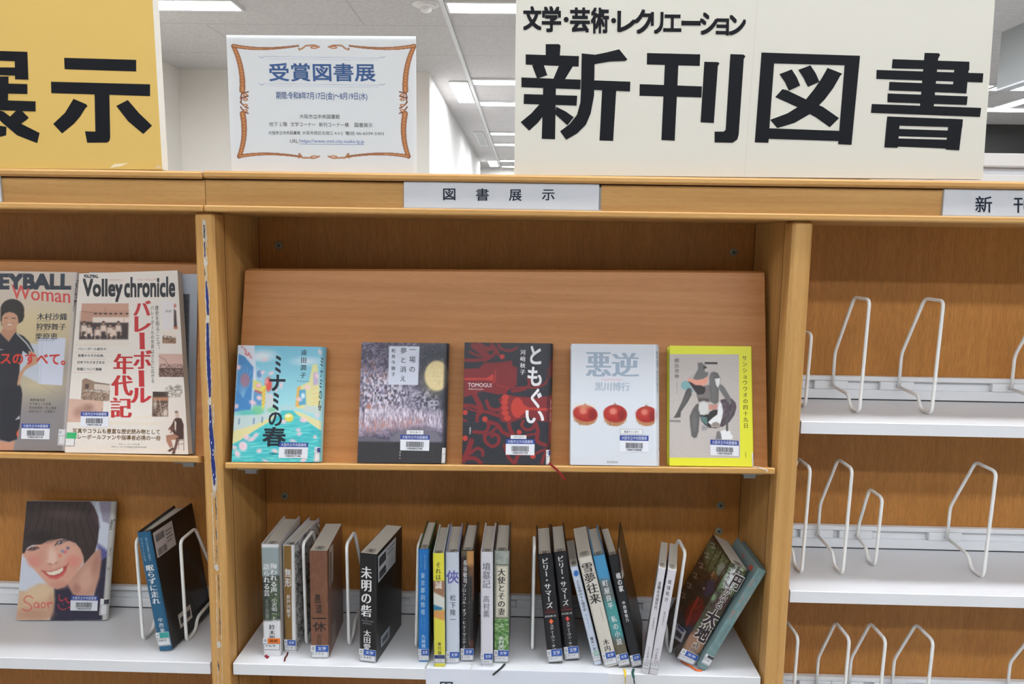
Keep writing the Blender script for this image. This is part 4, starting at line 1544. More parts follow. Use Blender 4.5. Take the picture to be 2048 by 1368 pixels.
A.poly([(972, 40), (1020, 40), (990, 1330), (938, 1330)], (44, 44, 50), 5, .8)
A.poly([(385, 80), (705, 83), (690, 489), (374, 486)], (204, 208, 224), 1)
K_ = (52, 54, 64)
o, n = front_plane(.024, -.16)
r, mp, inf = faced('dark hardcover with a pale moon and lilac blossoms behind a white title panel', 'book', 'hardcovers facing out on the slanted board', o, n, z,
                   (98, 40), (975, 50), (940, 1313), (50, 1309), .024, A, .006, step=1.0, edge=(50, 50, 56),
                   texts=[('一場の', (600, 112), (664, 114), (596, 352), K_, {'vert': True, 'bold': 'm', 'wt': .01, 'gap': .4}), ('夢と消え', (506, 96), (570, 98), (498, 450), K_, {'vert': True, 'gap': .42, 'bold': 'm', 'wt': .01}),
                          ('松井今朝子', (412, 105), (454, 107), (408, 396), K_, {'vert': True, 'bold': 'm', 'wt': .02, 'gap': .35}), ('講談社', (494, 1188), (508, 1188), (492, 1266), (206, 206, 210), {'vert': True, 'bold': 1, 'gap': .6}),
                          ('いちじょう', (676, 112), (684, 112), (672, 258), (90, 92, 104), {'vert': True, 'gap': .8})])
library_label(r, mp, z, (506, 1012), (812, 1016), (806, 1182), (502, 1176), 1, ('汚れあり', (568, 962), (750, 965), (748, 1012), (566, 1009)), .3)
edge_label(r, mp, z, (945, 1150), (985, 1152), (978, 1314), (936, 1312), col=None, n0='')

# ---- black with red beasts and scrolls
z = (910, 670, 5.067)
D1, D2 = (124, 46, 50), (182, 64, 56)
A = Art(z, 3).fill((46, 48, 56))
A.noise(5, 5, (70, 72, 80), .35, .58, .2, 7)
for pts, w in (([(190, 100), (260, 150), (330, 210), (300, 235)], 60), ([(100, 245), (230, 245), (360, 215), (410, 150), (370, 85)], 34), ([(240, 90), (320, 130), (390, 120)], 50), ([(440, 85), (470, 130), (560, 150), (625, 120)], 28), ([(420, 130), (440, 190)], 30),
               ([(150, 160), (240, 200), (330, 180)], 24), ([(580, 560), (680, 545), (750, 500), (745, 430)], 30), ([(560, 530), (700, 520), (830, 520), (930, 460), (950, 320)], 22),
               ([(200, 600), (240, 680), (265, 740), (250, 775)], 52), ([(85, 700), (180, 710), (250, 745)], 34), ([(90, 720), (160, 745), (240, 770)], 20), ([(225, 860), (230, 800), (290, 765), (390, 790), (440, 810)], 34), ([(320, 660), (350, 730), (420, 750), (470, 730)], 36),
               ([(190, 970), (300, 975), (340, 920), (330, 870)], 34), ([(330, 870), (430, 900), (480, 970), (560, 1010)], 40), ([(300, 1000), (310, 1070), (380, 1120), (440, 1080), (440, 1020), (400, 995), (375, 1015)], 34), ([(420, 930), (360, 980), (310, 1010)], 26),
               ([(85, 1260), (130, 1170), (165, 1065)], 56), ([(150, 1195), (220, 1140), (275, 1160), (282, 1210)], 32), ([(100, 1240), (200, 1240), (262, 1285)], 40), ([(545, 890), (560, 950), (590, 990)], 40), ([(690, 860), (678, 910), (720, 950), (780, 940), (800, 910)], 30),
               ([(810, 870), (840, 960), (830, 1050), (870, 1090), (940, 1110)], 40), ([(600, 1300), (640, 1210), (700, 1190)], 40), ([(500, 1110), (540, 1220), (600, 1290)], 34), ([(880, 1290), (910, 1200), (960, 1150)], 30), ([(780, 1220), (860, 1170), (930, 1150)], 26), ([(700, 1010), (770, 1000), (830, 990)], 24), ([(85, 850), (110, 860)], 24)):
    A.curve(pts, w, D1, 1, 1.2)
A.poly([(92, 330), (240, 328), (300, 272), (430, 268), (580, 248), (582, 300), (630, 320), (625, 500), (545, 540), (520, 590), (430, 592), (280, 560), (90, 625)], D1, 1.5)
A.poly([(440, 640), (500, 590), (640, 612), (820, 625), (970, 605), (985, 880), (850, 862), (740, 815), (640, 850), (560, 880), (470, 870), (435, 790), (472, 720)], D1, 1.5)
A.poly([(92, 425), (320, 426), (380, 388), (392, 396), (388, 455), (320, 445), (92, 446)], D2, 1.2).line([(410, 348), (408, 460), (370, 480)], 12, D2, .8, 1).line([(430, 500), (530, 520), (545, 545)], 10, (150, 56, 54), .8, 1)
for i in range(6):
    A.line([(470 + 22 * i, 300 + 18 * i), (560 + 12 * i, 300 + 26 * i)], 4, (150, 60, 60), .5, 1)
for x, y, a, b in ((510, 622, 36, 30), (503, 672, 36, 28), (503, 726, 35, 27), (509, 780, 36, 27), (530, 832, 36, 28), (478, 210, 26, 25), (103, 775, 25, 26), (303, 842, 28, 28), (103, 1036, 27, 28), (650, 975, 26, 25), (790, 1222, 28, 22)):
    A.ell(x, y, a, b, D2, 1.3)
A.ell(632, 726, 64, 102, D2, 1.3).poly([(660, 660), (700, 700), (745, 724), (1000, 735), (1000, 762), (745, 748), (690, 790), (650, 800)], D2, 1.3)
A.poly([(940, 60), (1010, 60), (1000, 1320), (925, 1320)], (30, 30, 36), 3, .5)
A.poly([(958, 600), (1000, 590), (1000, 1090), (950, 1090)], (150, 46, 46), 3, .8).poly([(962, 250), (1000, 200), (1000, 420), (955, 420)], (120, 44, 46), 3, .8)
W_ = (224, 222, 226)
o, n = front_plane(.027, 0)
r, mp, inf = faced('black hardcover patterned with red beasts and scrolls, white brush title, red ribbon below', 'book', 'hardcovers facing out on the slanted board', o, n, z,
                   (97, 65), (955, 75), (925, 1306), (70, 1296), .027, A, .007, step=1.0, edge=(40, 40, 46),
                   texts=[('と', (766, 105), (872, 107), (764, 282), W_, {'bold': 2, 'wt': .022}), ('も', (740, 316), (876, 318), (738, 502), W_, {'bold': 2, 'wt': .022}), ('ぐ', (774, 535), (876, 537), (772, 726), W_, {'bold': 2, 'wt': .022}), ('い', (720, 757), (900, 759), (718, 880), W_, {'bold': 2, 'wt': .022}),
                          ('河﨑秋子', (662, 140), (716, 142), (658, 390), W_, {'vert': True, 'bold': 'm', 'wt': .018, 'gap': .2}), ('TOMOGUI', (132, 476), (370, 480), (132, 515), W_), ('Akiko Kawasaki', (136, 526), (286, 529), (136, 545), (200, 190, 194)),
                          ('新潮社', (146, 925), (162, 925), (144, 995), (206, 206, 210), {'vert': True, 'bold': 1}), ('とい', (968, 640), (978, 640), (964, 870), W_, {'vert': True, 'bold': 1})])
library_label(r, mp, z, (516, 1045), (808, 1048), (804, 1208), (514, 1202), 2, ('汚れあり', (564, 1003), (726, 1005), (724, 1046), (562, 1043)), .3)
edge_label(r, mp, z, (924, 1154), (974, 1156), (970, 1300), (922, 1302), .38)
m = MB()
pr = [atY(*p, v) for p, v in (((1098, 926), -.0055), ((1104, 931), -.0068), ((1112, 938), -.0082), ((1121, 947), -.009), ((1130, 960), -.0095))]
pr = [p + np.array((0, -.001, 0)) for p in pr]
for a, b in zip(pr[:-1], pr[1:]):
    s = np.array((.0008, -.0004, .0016))
    m.prism([a - s, a + s, b + s, b - s], [p + np.array((0, .0008, 0)) for p in (a - s, a + s, b + s, b - s)], (150, 28, 34))
m.build('bookmark_ribbon', M['print'], r)

# ---- white with three chestnuts
z = (1130, 675, 5.067)
A = Art(z, 4).fill((208, 212, 220))
for x, y, a, b, rt in ((205, 785, 125, 102, 8), (508, 788, 120, 108, 4), (826, 795, 110, 100, 0)):
    A.ell(x, y, a, b, (182, 132, 92), 1.4, 1, rt).ell(x + 2, y - 18, a - 2, b - 18, (162, 44, 42), 2, 1, rt).ell(x - 20, y - 30, a * .75, b * .55, (178, 58, 50), 6, .8, rt)
    A.ell(x - 20, y - 42, a * .3, b * .3, (226, 150, 128), 5, .75).ell(x + a * .55, y - 5, a * .3, b * .5, (124, 34, 36), 5, .7)
    A.line([(x - 2, y - b + 2), (x - 6, y - b - 20)], 6, (160, 134, 100), .9, 1.2).poly([(x - 40, y - b + 14), (x, y - b - 14), (x + 36, y - b + 14), (x, y - b + 26)], (150, 70, 50), 3, .8)
    for i in range(9):
        xx = x - a * .8 + i * a * .2
        A.line([(xx, y - b * .5), (xx + (xx - x) * .15, y + b * .5)], 3, (130, 34, 36), .35, 1)
    A.noise(8, 6, (150, 104, 74), .7, .55, .2, 5, [(x - a, y + b * .55), (x + a, y + b * .55), (x + a * .5, y + b), (x - a * .5, y + b)], 3)
A.ell(195, 695, 60, 16, (230, 190, 150), 8, .7)
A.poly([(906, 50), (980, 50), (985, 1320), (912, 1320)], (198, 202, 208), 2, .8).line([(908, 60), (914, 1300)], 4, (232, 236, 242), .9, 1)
G_ = (152, 166, 184)
o, n = front_plane(.030, .2)
r, mp, inf = faced('white hardcover with three red chestnuts and grey title, facing out on the slanted board', 'book', 'hardcovers facing out on the slanted board', o, n, z,
                   (65, 60), (908, 68), (912, 1300), (55, 1287), .030, A, .009, step=1.0, edge=(205, 208, 214),
                   texts=[('悪', (218, 145), (460, 147), (218, 392), G_, {'bold': 'm', 'wt': .04}), ('逆', (484, 150), (740, 152), (484, 394), G_, {'bold': 'm', 'wt': .04}), ('Hiroyuki Kurokawa', (372, 410), (580, 412), (368, 438), (224, 150, 170)),
                          ('黒川博行', (304, 450), (656, 454), (303, 536), (160, 174, 190), {'bold': 'm', 'wt': .03}), ('朝日新聞出版', (425, 1248), (536, 1250), (425, 1269), (90, 94, 104)),
                          ('悪逆', (922, 130), (944, 132), (928, 300), (120, 126, 136), {'vert': True, 'bold': 'm'}), ('黒川博行', (926, 335), (946, 337), (930, 560), (126, 132, 142), {'vert': True, 'bold': 'm'})])
library_label(r, mp, z, (555, 988), (846, 992), (844, 1160), (555, 1152), 3, ('著者サインあり', (558, 924), (788, 928), (787, 982), (557, 978)), .32)
edge_label(r, mp, z, (938, 1105), (968, 1107), (968, 1230), (938, 1228), .25, (110, 112, 122), '')

# ---- yellow with a grey collage figure
z = (1325, 680, 5.163)
Y_ = (222, 222, 58)
A = Art(z, 5).fill(Y_)
A.poly([(60, 148), (789, 150), (802, 1221), (60, 1216)], (192, 184, 180), 1)
A.noise(4, 4, (178, 170, 166), .6, .5, .3, 5, [(60, 148), (789, 150), (802, 1221), (60, 1216)], 1)
gr = lambda v: (v, v - 2, v - 2)
for pts, c, so in (([(435, 229), (568, 231), (568, 253), (435, 251)], gr(66), 1), ([(73, 826), (187, 830), (187, 852), (73, 848)], gr(122), 1),
                   ([(190, 470), (200, 440), (240, 420), (272, 440), (300, 500), (330, 540), (300, 540), (240, 520), (200, 505)], (126, 168, 172), 1),
                   ([(262, 395), (300, 360), (345, 350), (340, 420), (280, 420)], (176, 172, 170), 2),
                   ([(362, 227), (372, 240), (402, 232), (440, 265), (458, 285), (432, 300), (440, 330), (475, 335), (466, 375), (420, 405), (350, 416), (315, 402), (340, 350), (368, 300)], gr(112), 1.5),
                   ([(425, 270), (462, 284), (440, 300), (420, 296)], gr(60), 1.5),
                   ([(258, 395), (320, 405), (350, 416), (420, 405), (470, 378), (466, 440), (432, 472), (340, 466), (300, 442), (262, 422)], (224, 156, 136), 1),
                   ([(430, 475), (485, 462), (520, 540), (500, 640), (372, 640), (350, 570)], (124, 116, 116), 2),
                   ([(262, 425), (300, 442), (340, 467), (400, 470), (440, 490), (444, 525), (425, 560), (362, 568), (320, 510)], (60, 56, 58), 1),
                   ([(370, 600), (480, 605), (480, 640), (372, 640)], (92, 84, 84), 2),
                   ([(245, 520), (268, 496), (300, 508), (300, 570), (262, 640), (190, 745), (186, 800), (115, 808), (150, 745), (200, 640)], gr(84), 1.5),
                   ([(600, 620), (650, 608), (715, 606), (755, 650), (764, 700), (740, 780), (690, 850), (620, 900), (585, 890), (600, 760)], (80, 70, 78), 1.5),
                   ([(483, 380), (500, 340), (530, 328), (570, 342), (600, 400), (582, 500), (578, 640), (545, 668), (498, 640), (485, 500)], gr(100), 2),
                   ([(582, 490), (600, 455), (640, 490), (705, 600), (714, 660), (692, 664), (650, 610), (590, 520)], gr(112), 2),
                   ([(538, 402), (596, 394), (590, 450), (573, 497), (552, 465)], (222, 222, 224), 1),
                   ([(470, 670), (570, 668), (566, 715), (520, 722), (470, 725)], (196, 138, 128), 1),
                   ([(370, 655), (388, 700), (384, 800), (372, 950), (352, 1008), (325, 1014), (300, 995), (285, 880), (280, 790), (310, 720), (345, 670)], gr(92), 2),
                   ([(384, 775), (470, 770), (520, 780), (500, 905), (440, 880), (400, 840)], (50, 48, 50), 1), ([(392, 790), (458, 800), (466, 880), (430, 862), (400, 830)], (92, 122, 122), 1),
                   ([(490, 742), (530, 722), (572, 722), (576, 760), (560, 790), (520, 805), (480, 842), (460, 800)], (54, 52, 54), 1),
                   ([(590, 638), (612, 660), (626, 730), (618, 800), (590, 890), (560, 906), (500, 880), (470, 850), (520, 805), (566, 770), (574, 700)], (224, 224, 226), 1),
                   ([(500, 880), (520, 855), (560, 846), (592, 868), (585, 895), (540, 906)], (150, 138, 132), 1.5),
                   ([(430, 870), (480, 898), (560, 908), (640, 880), (560, 914), (480, 908)], (44, 42, 44), 1), ([(400, 920), (410, 880), (440, 890), (480, 908), (440, 935), (410, 936)], gr(150), 3),
                   ([(600, 945), (640, 930), (662, 925), (700, 945), (706, 975), (728, 992), (720, 1028), (612, 1028)], (226, 226, 228), 1), ([(548, 1026), (560, 950), (585, 938), (604, 970), (612, 1028)], gr(118), 2),
                   ([(655, 805), (678, 806), (678, 943), (655, 942)], gr(88), 1)):
    A.poly(pts, c, so)
A.ell(424, 705, 52, 72, (206, 204, 204), 3).ell(500, 400, 12, 40, gr(140), 8, .5).ell(330, 860, 22, 90, gr(130), 10, .6).ell(530, 520, 16, 90, gr(140), 12, .5).ell(240, 610, 10, 60, gr(120), 8, .6, 28)
A.line([(74, 838), (185, 842)], 6, gr(180), .7, 1).noise(10, 30, (150, 142, 146), .4, .55, .2, 9, [(610, 640), (750, 640), (740, 780), (620, 880)], 8)
YT = (92, 84, 40)
o, n = front_plane(.022, .36)
r, mp, inf = faced('bright yellow hardcover with a grey collage figure, facing out on the slanted board', 'book', 'hardcovers facing out on the slanted board', o, n, z,
                   (73, 60), (910, 68), (930, 1311), (72, 1300), .022, A, .0035, step=1.0, edge=Y_,
                   texts=[('サンショウウオの四十九日', (822, 166), (872, 166), (836, 912), YT, {'vert': True, 'bold': 'm', 'wt': .022, 'gap': .12}), ('朝比奈秋', (124, 192), (170, 192), (126, 396), (70, 66, 66), {'vert': True, 'bold': 'm', 'wt': .015, 'gap': .15}),
                          ('新潮社', (850, 1160), (865, 1160), (852, 1222), YT, {'vert': True}), ('Asahina Aki', (156, 440), (156.0, 552), (146, 440), (110, 106, 104))])
library_label(r, mp, z, (493, 1030), (785, 1042), (786, 1200), (496, 1190), 4, None, .33)
edge_label(r, mp, z, (922, 1165), (946, 1168), (948, 1312), (926, 1310), .4, (150, 150, 190), '')
m = MB()
pr = [atY(*p, v) + np.array((0, -.0008, 0)) for p, v in (((1508, 933.2), .004), ((1518, 934.5), -.0052), ((1528, 938), -.0062), ((1535, 941), -.0064), ((1532, 944), -.0064))]
m.tube(pr, .0008, False, 6, (222, 222, 224))
m.build('bookmark_ribbon', M['print'], r)

# ---- magazines and books in the bay beside the taped upright
z = (0, 535, 3.552)
A = Art(z, 6).grad((200, 40), (200, 1320), (200, 186, 178), (132, 124, 122))
A.poly([(-600, 40), (540, 50), (500, 420), (-600, 380)], (206, 192, 176), 30, .8).ell(230, 470, 330, 160, (216, 194, 140), 60, .7).ell(260, 860, 200, 110, (214, 198, 150), 50, .6).poly([(-600, 960), (480, 960), (440, 1340), (-600, 1340)], (128, 124, 128), 60, .7)
A.poly([(268, 513), (466, 520), (440, 856), (272, 846)], (204, 208, 224), 2).poly([(150, 560), (270, 560), (272, 840), (140, 770)], (192, 202, 218), 4, .9).line([(298, 520), (285, 840)], 4, (180, 184, 200), .8, 1)
A.line([(280, 850), (460, 945)], 3, (150, 132, 116), .6, 1.2).line([(180, 410), (500, 440)], 3, (206, 176, 140), .7, 1.2)
SK = (196, 148, 120)
A.poly([(20, 450), (115, 440), (120, 510), (60, 548), (-20, 520)], (184, 134, 108), 2).ell(86, 318, 84, 76, (42, 36, 38), 2)
A.poly([(2, 330), (168, 310), (171, 366), (160, 398), (140, 412), (118, 418), (20, 442), (8, 425), (2, 385)], (42, 36, 38), 2).ell(68, 396, 62, 70, SK, 2)
A.poly([(6, 318), (60, 300), (126, 318), (138, 392), (130, 396), (122, 360), (100, 342), (66, 334), (34, 342), (14, 366), (10, 402), (2, 398)], (42, 36, 38), 1.5)
A.line([(32, 378), (52, 376)], 6, (60, 44, 42), .9, 1).line([(84, 378), (108, 380)], 6, (60, 44, 42), .9, 1).poly([(42, 416), (66, 422), (90, 418), (78, 434), (56, 434)], (226, 214, 206), 1).line([(40, 414), (66, 436), (92, 416)], 4, (176, 92, 82), .8, 1).ell(64, 400, 8, 5, (214, 168, 142), 2, .8)
JD = (38, 40, 50)
A.poly([(-330, 560), (-60, 490), (0, 485), (62, 548), (108, 480), (165, 505), (205, 545), (240, 612), (215, 650), (160, 610), (138, 700), (135, 840), (150, 880), (150, 1000), (-330, 1000)], JD, 1.5)
A.line([(120, 490), (190, 560), (226, 615)], 9, (206, 206, 206), .9, 1).line([(0, 488), (60, 548), (106, 484)], 5, (70, 74, 90), .9, 1)
A.poly([(200, 612), (240, 620), (275, 668), (262, 700), (180, 745), (148, 800), (132, 862), (120, 850), (134, 770), (190, 700), (205, 660)], SK, 1.5)
A.poly([(-330, 880), (150, 870), (157, 920), (140, 1130), (118, 1240), (60, 1256), (0, 1242), (-10, 1180), (-330, 1180)], (34, 36, 46), 1.5)
A.line([(112, 1100), (135, 1075), (125, 1095), (140, 1088)], 5, (220, 220, 220), .9, 1).poly([(116, 1195), (130, 1165), (128, 1225), (118, 1215)], (214, 92, 56), 1).line([(-10, 612), (0, 600), (18, 604)], 5, (210, 210, 214), .9, 1)
A.poly([(-4, 1250), (60, 1262), (105, 1250), (90, 1330), (-4, 1330)], (190, 140, 116), 2)
A.poly([(525, 40), (600, 40), (490, 1340), (440, 1340)], (192, 184, 184), 4, .7)
RD = (206, 62, 52)
o, n = front_plane(.012, left=True)
r, mp, inf = faced('volleyball magazine with a smiling player in a dark jersey on the cover', 'magazine', 'volleyball magazines on the slanted board', o, n, z,
                   (-400, 36), (538, 52), (460, 1322), (-480, 1312), .012, A, .003, step=1.2, name='magazine',
                   texts=[('VOLLEYBALL', (-385, 66), (500, 68), (-387, 168), (36, 46, 62), {'bold': 2, 'wt': .05}), ('Woman', (82, 140), (497, 172), (82, 240), (208, 78, 74), {'bold': 'm', 'wt': .012}),
                          ('木村沙織', (264, 342), (476, 344), (262, 392), K_, {'bold': 'm', 'wt': .025}), ('狩野舞子', (258, 415), (468, 416), (256, 462), K_, {'bold': 'm', 'wt': .025}), ('栗原恵', (252, 484), (408, 484), (250, 530), K_, {'bold': 'm', 'wt': .025}),
                          ('スのすべて。', (6, 626), (462, 632), (4, 704), RD, {'bold': 2, 'wt': .025}), ('プレミア', (-330, 620), (-20, 626), (-332, 700), RD, {'bold': 2, 'wt': .025}),
                          ('Saori KIMURA', (260, 394), (352, 395), (260, 404), (110, 104, 100)), ('Maiko KANO', (256, 464), (336, 465), (256, 473), (110, 104, 100)), ('Megumi KURIHARA', (250, 533), (384, 535), (250, 543), (110, 104, 100)),
                          ('眞鍋政義 監督', (212, 948), (318, 950), (211, 968), (70, 66, 64)), ('竹下佳江／大友愛', (208, 977), (362, 979), (207, 997), (70, 66, 64)), ('荒木絵里香／井上香織', (206, 1004), (400, 1007), (205, 1024), (70, 66, 64)), ('迫田さおり／江畑幸子', (204, 1030), (390, 1033), (203, 1050), (70, 66, 64)),
                          ('VOLLEYBALL', (552, 100), (531, 332), (540, 100), (44, 36, 40), {'bold': 2, 'wt': .05})])
library_label(r, mp, z, (154, 1128), (355, 1130), (350, 1240), (150, 1236), 5, None, .3)
edge_label(r, mp, z, (418, 1168), (466, 1170), (456, 1284), (408, 1280), .35, None, '0')

z, zt2 = (120, 535, 7.2), (120, 720, 6.84)
A = Art(z, 7).fill((224, 216, 208))
SP = (190, 150, 130)


def photo(pts, zz, sky, ground, seed, hor=.5, crowd=None, nz=((60, 52, 50), .55), am=1.0):
    """A small sepia picture: pale sky, dark ground, grainy middle."""
    q = A._z(pts, zz)
    A.poly(q, sky, .8)
    a, b, c, d = (np.array(p) for p in q)
    l, rr = a + (d - a) * hor, b + (c - b) * hor
    A.poly([tuple(l), tuple(rr), tuple(c), tuple(d)], ground, .8)
    A.noise(11, 9, nz[0], .7 * am, nz[1], .2, seed, [tuple(a + (d - a) * hor * .7), tuple(b + (c - b) * hor * .7), tuple(c), tuple(d)], 1)
    A.noise(9, 10, (214, 192, 174), .7 * am, .62, .2, seed + 3, [tuple(a + (d - a) * (hor + .05)), tuple(b + (c - b) * (hor + .05)), tuple(c), tuple(d)], 1)


A.poly([(312, 535), (988, 535), (978, 1052), (275, 1052)], (196, 152, 132), .8)
A.poly([(300, 660), (985, 640), (982, 800), (290, 800)], (182, 138, 120), 8, .8).line([(312, 650), (500, 672), (690, 680)], 7, (110, 80, 72), .8, 1).line([(650, 590), (652, 700)], 8, (130, 96, 86), .7, 1)
A.poly([(290, 800), (984, 805), (978, 1052), (275, 1052)], (66, 56, 56), 4)
for i, x in enumerate((510, 580, 655, 730, 800, 878, 965)):
    A.poly([(x - 40, 735), (x + 40, 735), (x + 38, 812), (x - 42, 812)], (226, 210, 198), 3).ell(x, 702, 18, 26, (188, 148, 128), 2).ell(x, 684, 18, 12, (60, 44, 42), 2)
for i, x in enumerate((345, 420, 540, 625, 720, 770, 840)):
    y = 850 + (i % 3) * 30
    A.poly([(x - 40, y), (x + 36, y), (x + 48, y + 90), (x - 50, y + 90)], (220, 200, 186), 4).ell(x, y - 30, 19, 26, (180, 136, 116), 2).ell(x, y - 48, 19, 12, (52, 40, 40), 2).line([(x - 30, y + 40), (x - 40, y + 150)], 16, (206, 176, 156), .8, 2).line([(x + 30, y + 40), (x + 36, y + 140)], 14, (206, 176, 156), .8, 2)
for x, y in ((362, 992), (455, 988), (735, 998)):
    A.ell(x, y, 18, 18, (226, 204, 188), 2)
photo([(1470, 500), (1655, 500), (1690, 905), (1480, 900)], z, (222, 216, 216), (222, 214, 212), 3, .98, am=0)
A.poly([(1640, 620), (1668, 640), (1685, 890), (1640, 885)], (66, 46, 44), 3).ell(1655, 570, 16, 26, (190, 96, 84), 3).poly([(1640, 870), (1690, 870), (1690, 905), (1640, 905)], (190, 110, 84), 3)
photo([(1475, 930), (1668, 960), (1668, 1115), (1475, 1110)], z, (226, 212, 198), (150, 106, 76), 13, .5)
photo([(1422, 1262), (1770, 1262), (1813, 1597), (1424, 1592)], z, (206, 170, 158), (96, 66, 56), 23, .62)
A.line([(1425, 1295), (1510, 1345), (1560, 1430), (1600, 1480)], 6, (90, 66, 60), .8, 1)
photo([(302, 285), (685, 350), (672, 580), (284, 575)], zt2, (206, 190, 176), (160, 130, 108), 33, .55)
A.poly([(302, 290), (350, 266), (470, 312), (465, 420), (296, 440)], (150, 124, 106), 1.5, 1, zt2).poly([(345, 345), (395, 345), (392, 410), (340, 410)], (90, 74, 70), 1.5, 1, zt2).poly([(470, 320), (680, 348), (680, 360), (470, 340)], (110, 90, 80), 1.5, 1, zt2)
photo([(120, 545), (592, 580), (585, 730), (100, 868)], zt2, (204, 168, 152), (206, 168, 152), 43, .9, nz=((160, 120, 106), .62))
A.poly([(100, 700), (290, 700), (280, 868), (98, 868)], (204, 166, 150), 2, 1, zt2).ell(340, 690, 60, 50, (150, 110, 96), 16, .7, 0, zt2).ell(240, 740, 45, 50, (150, 112, 98), 14, .7, 0, zt2).ell(400, 670, 50, 40, (140, 106, 96), 12, .7, 0, zt2)
photo([(1268, 450), (1478, 454), (1478, 792), (1258, 790)], zt2, (70, 58, 52), (96, 70, 56), 53, .4)
A.poly([(1268, 525), (1478, 525), (1478, 575), (1266, 575)], (176, 122, 92), 3, 1, zt2).line([(1360, 560), (1400, 790)], 12, (210, 190, 172), .8, 1.5, zt2).ell(1440, 740, 30, 50, (214, 196, 184), 4, .9, 0, zt2).ell(1300, 620, 24, 60, (206, 186, 172), 4, .8, 0, zt2)
A.noise(20, 14, (120, 112, 102), .8, .48, .3, 63, A._z([(1422, 420), (1500, 360), (1560, 390), (1610, 340), (1668, 380), (1672, 470), (1640, 530), (1480, 530), (1424, 470)], zt2), 3)
# seated man
A.ell(1600, 900, 130, 200, (222, 196, 184), 60, .5, 0, zt2)
for pts, c in (([(1560, 830), (1600, 800), (1660, 820), (1690, 900), (1690, 1100), (1600, 1110), (1540, 1000), (1510, 960), (1530, 900)], (74, 52, 46)), ([(1480, 960), (1530, 900), (1560, 960), (1520, 1020), (1490, 1010)], (110, 76, 64)),
               ([(1450, 1050), (1560, 1030), (1620, 1060), (1600, 1110), (1520, 1110), (1545, 1200), (1500, 1220), (1455, 1130)], (170, 122, 100)), ([(1590, 1080), (1630, 1090), (1590, 1240), (1560, 1290), (1530, 1290), (1570, 1180)], (104, 76, 66)),
               ([(1470, 1260), (1540, 1210), (1560, 1235), (1500, 1275)], (80, 56, 50)), ([(1530, 1300), (1560, 1250), (1580, 1280), (1560, 1312)], (96, 64, 56)), ([(1565, 840), (1590, 870), (1585, 1000), (1565, 960)], (214, 196, 184)), ([(1470, 1000), (1500, 960), (1520, 1000), (1490, 1020)], (226, 206, 192))):
    A.poly(pts, c, 1.5, 1, zt2)
A.ell(1600, 768, 26, 46, (206, 176, 158), 2, 1, 0, zt2).ell(1592, 728, 24, 16, (120, 100, 92), 2, .9, 0, zt2)
for p in ([(1625, 1110), (1620, 1240)], [(1690, 1000), (1692, 1255)], [(1610, 1170), (1690, 1165)], [(1625, 1120), (1690, 1110)]):
    A.line(p, 8, (120, 84, 70), .9, 1, zt2)
RR, BR2 = (192, 52, 56), (120, 92, 62)
for y in (1135, 1240, 1338):
    A.line([(215, y), (665, y + 3)], 3, (214, 160, 156), .9, .8)
A.line([(165, 188), (620, 193)], 3, (214, 160, 156), .9, .8, zt2)
A.line([(250, 1110), (990, 1120)], 40, (228, 206, 176), .35, 6).line([(1020, 810), (1240, 800)], 50, (228, 208, 172), .35, 5, zt2).line([(680, 880), (1380, 890)], 40, (228, 208, 172), .35, 5, zt2)
Z2 = {'z': zt2}
o, n = front_plane(.0200, left=True)
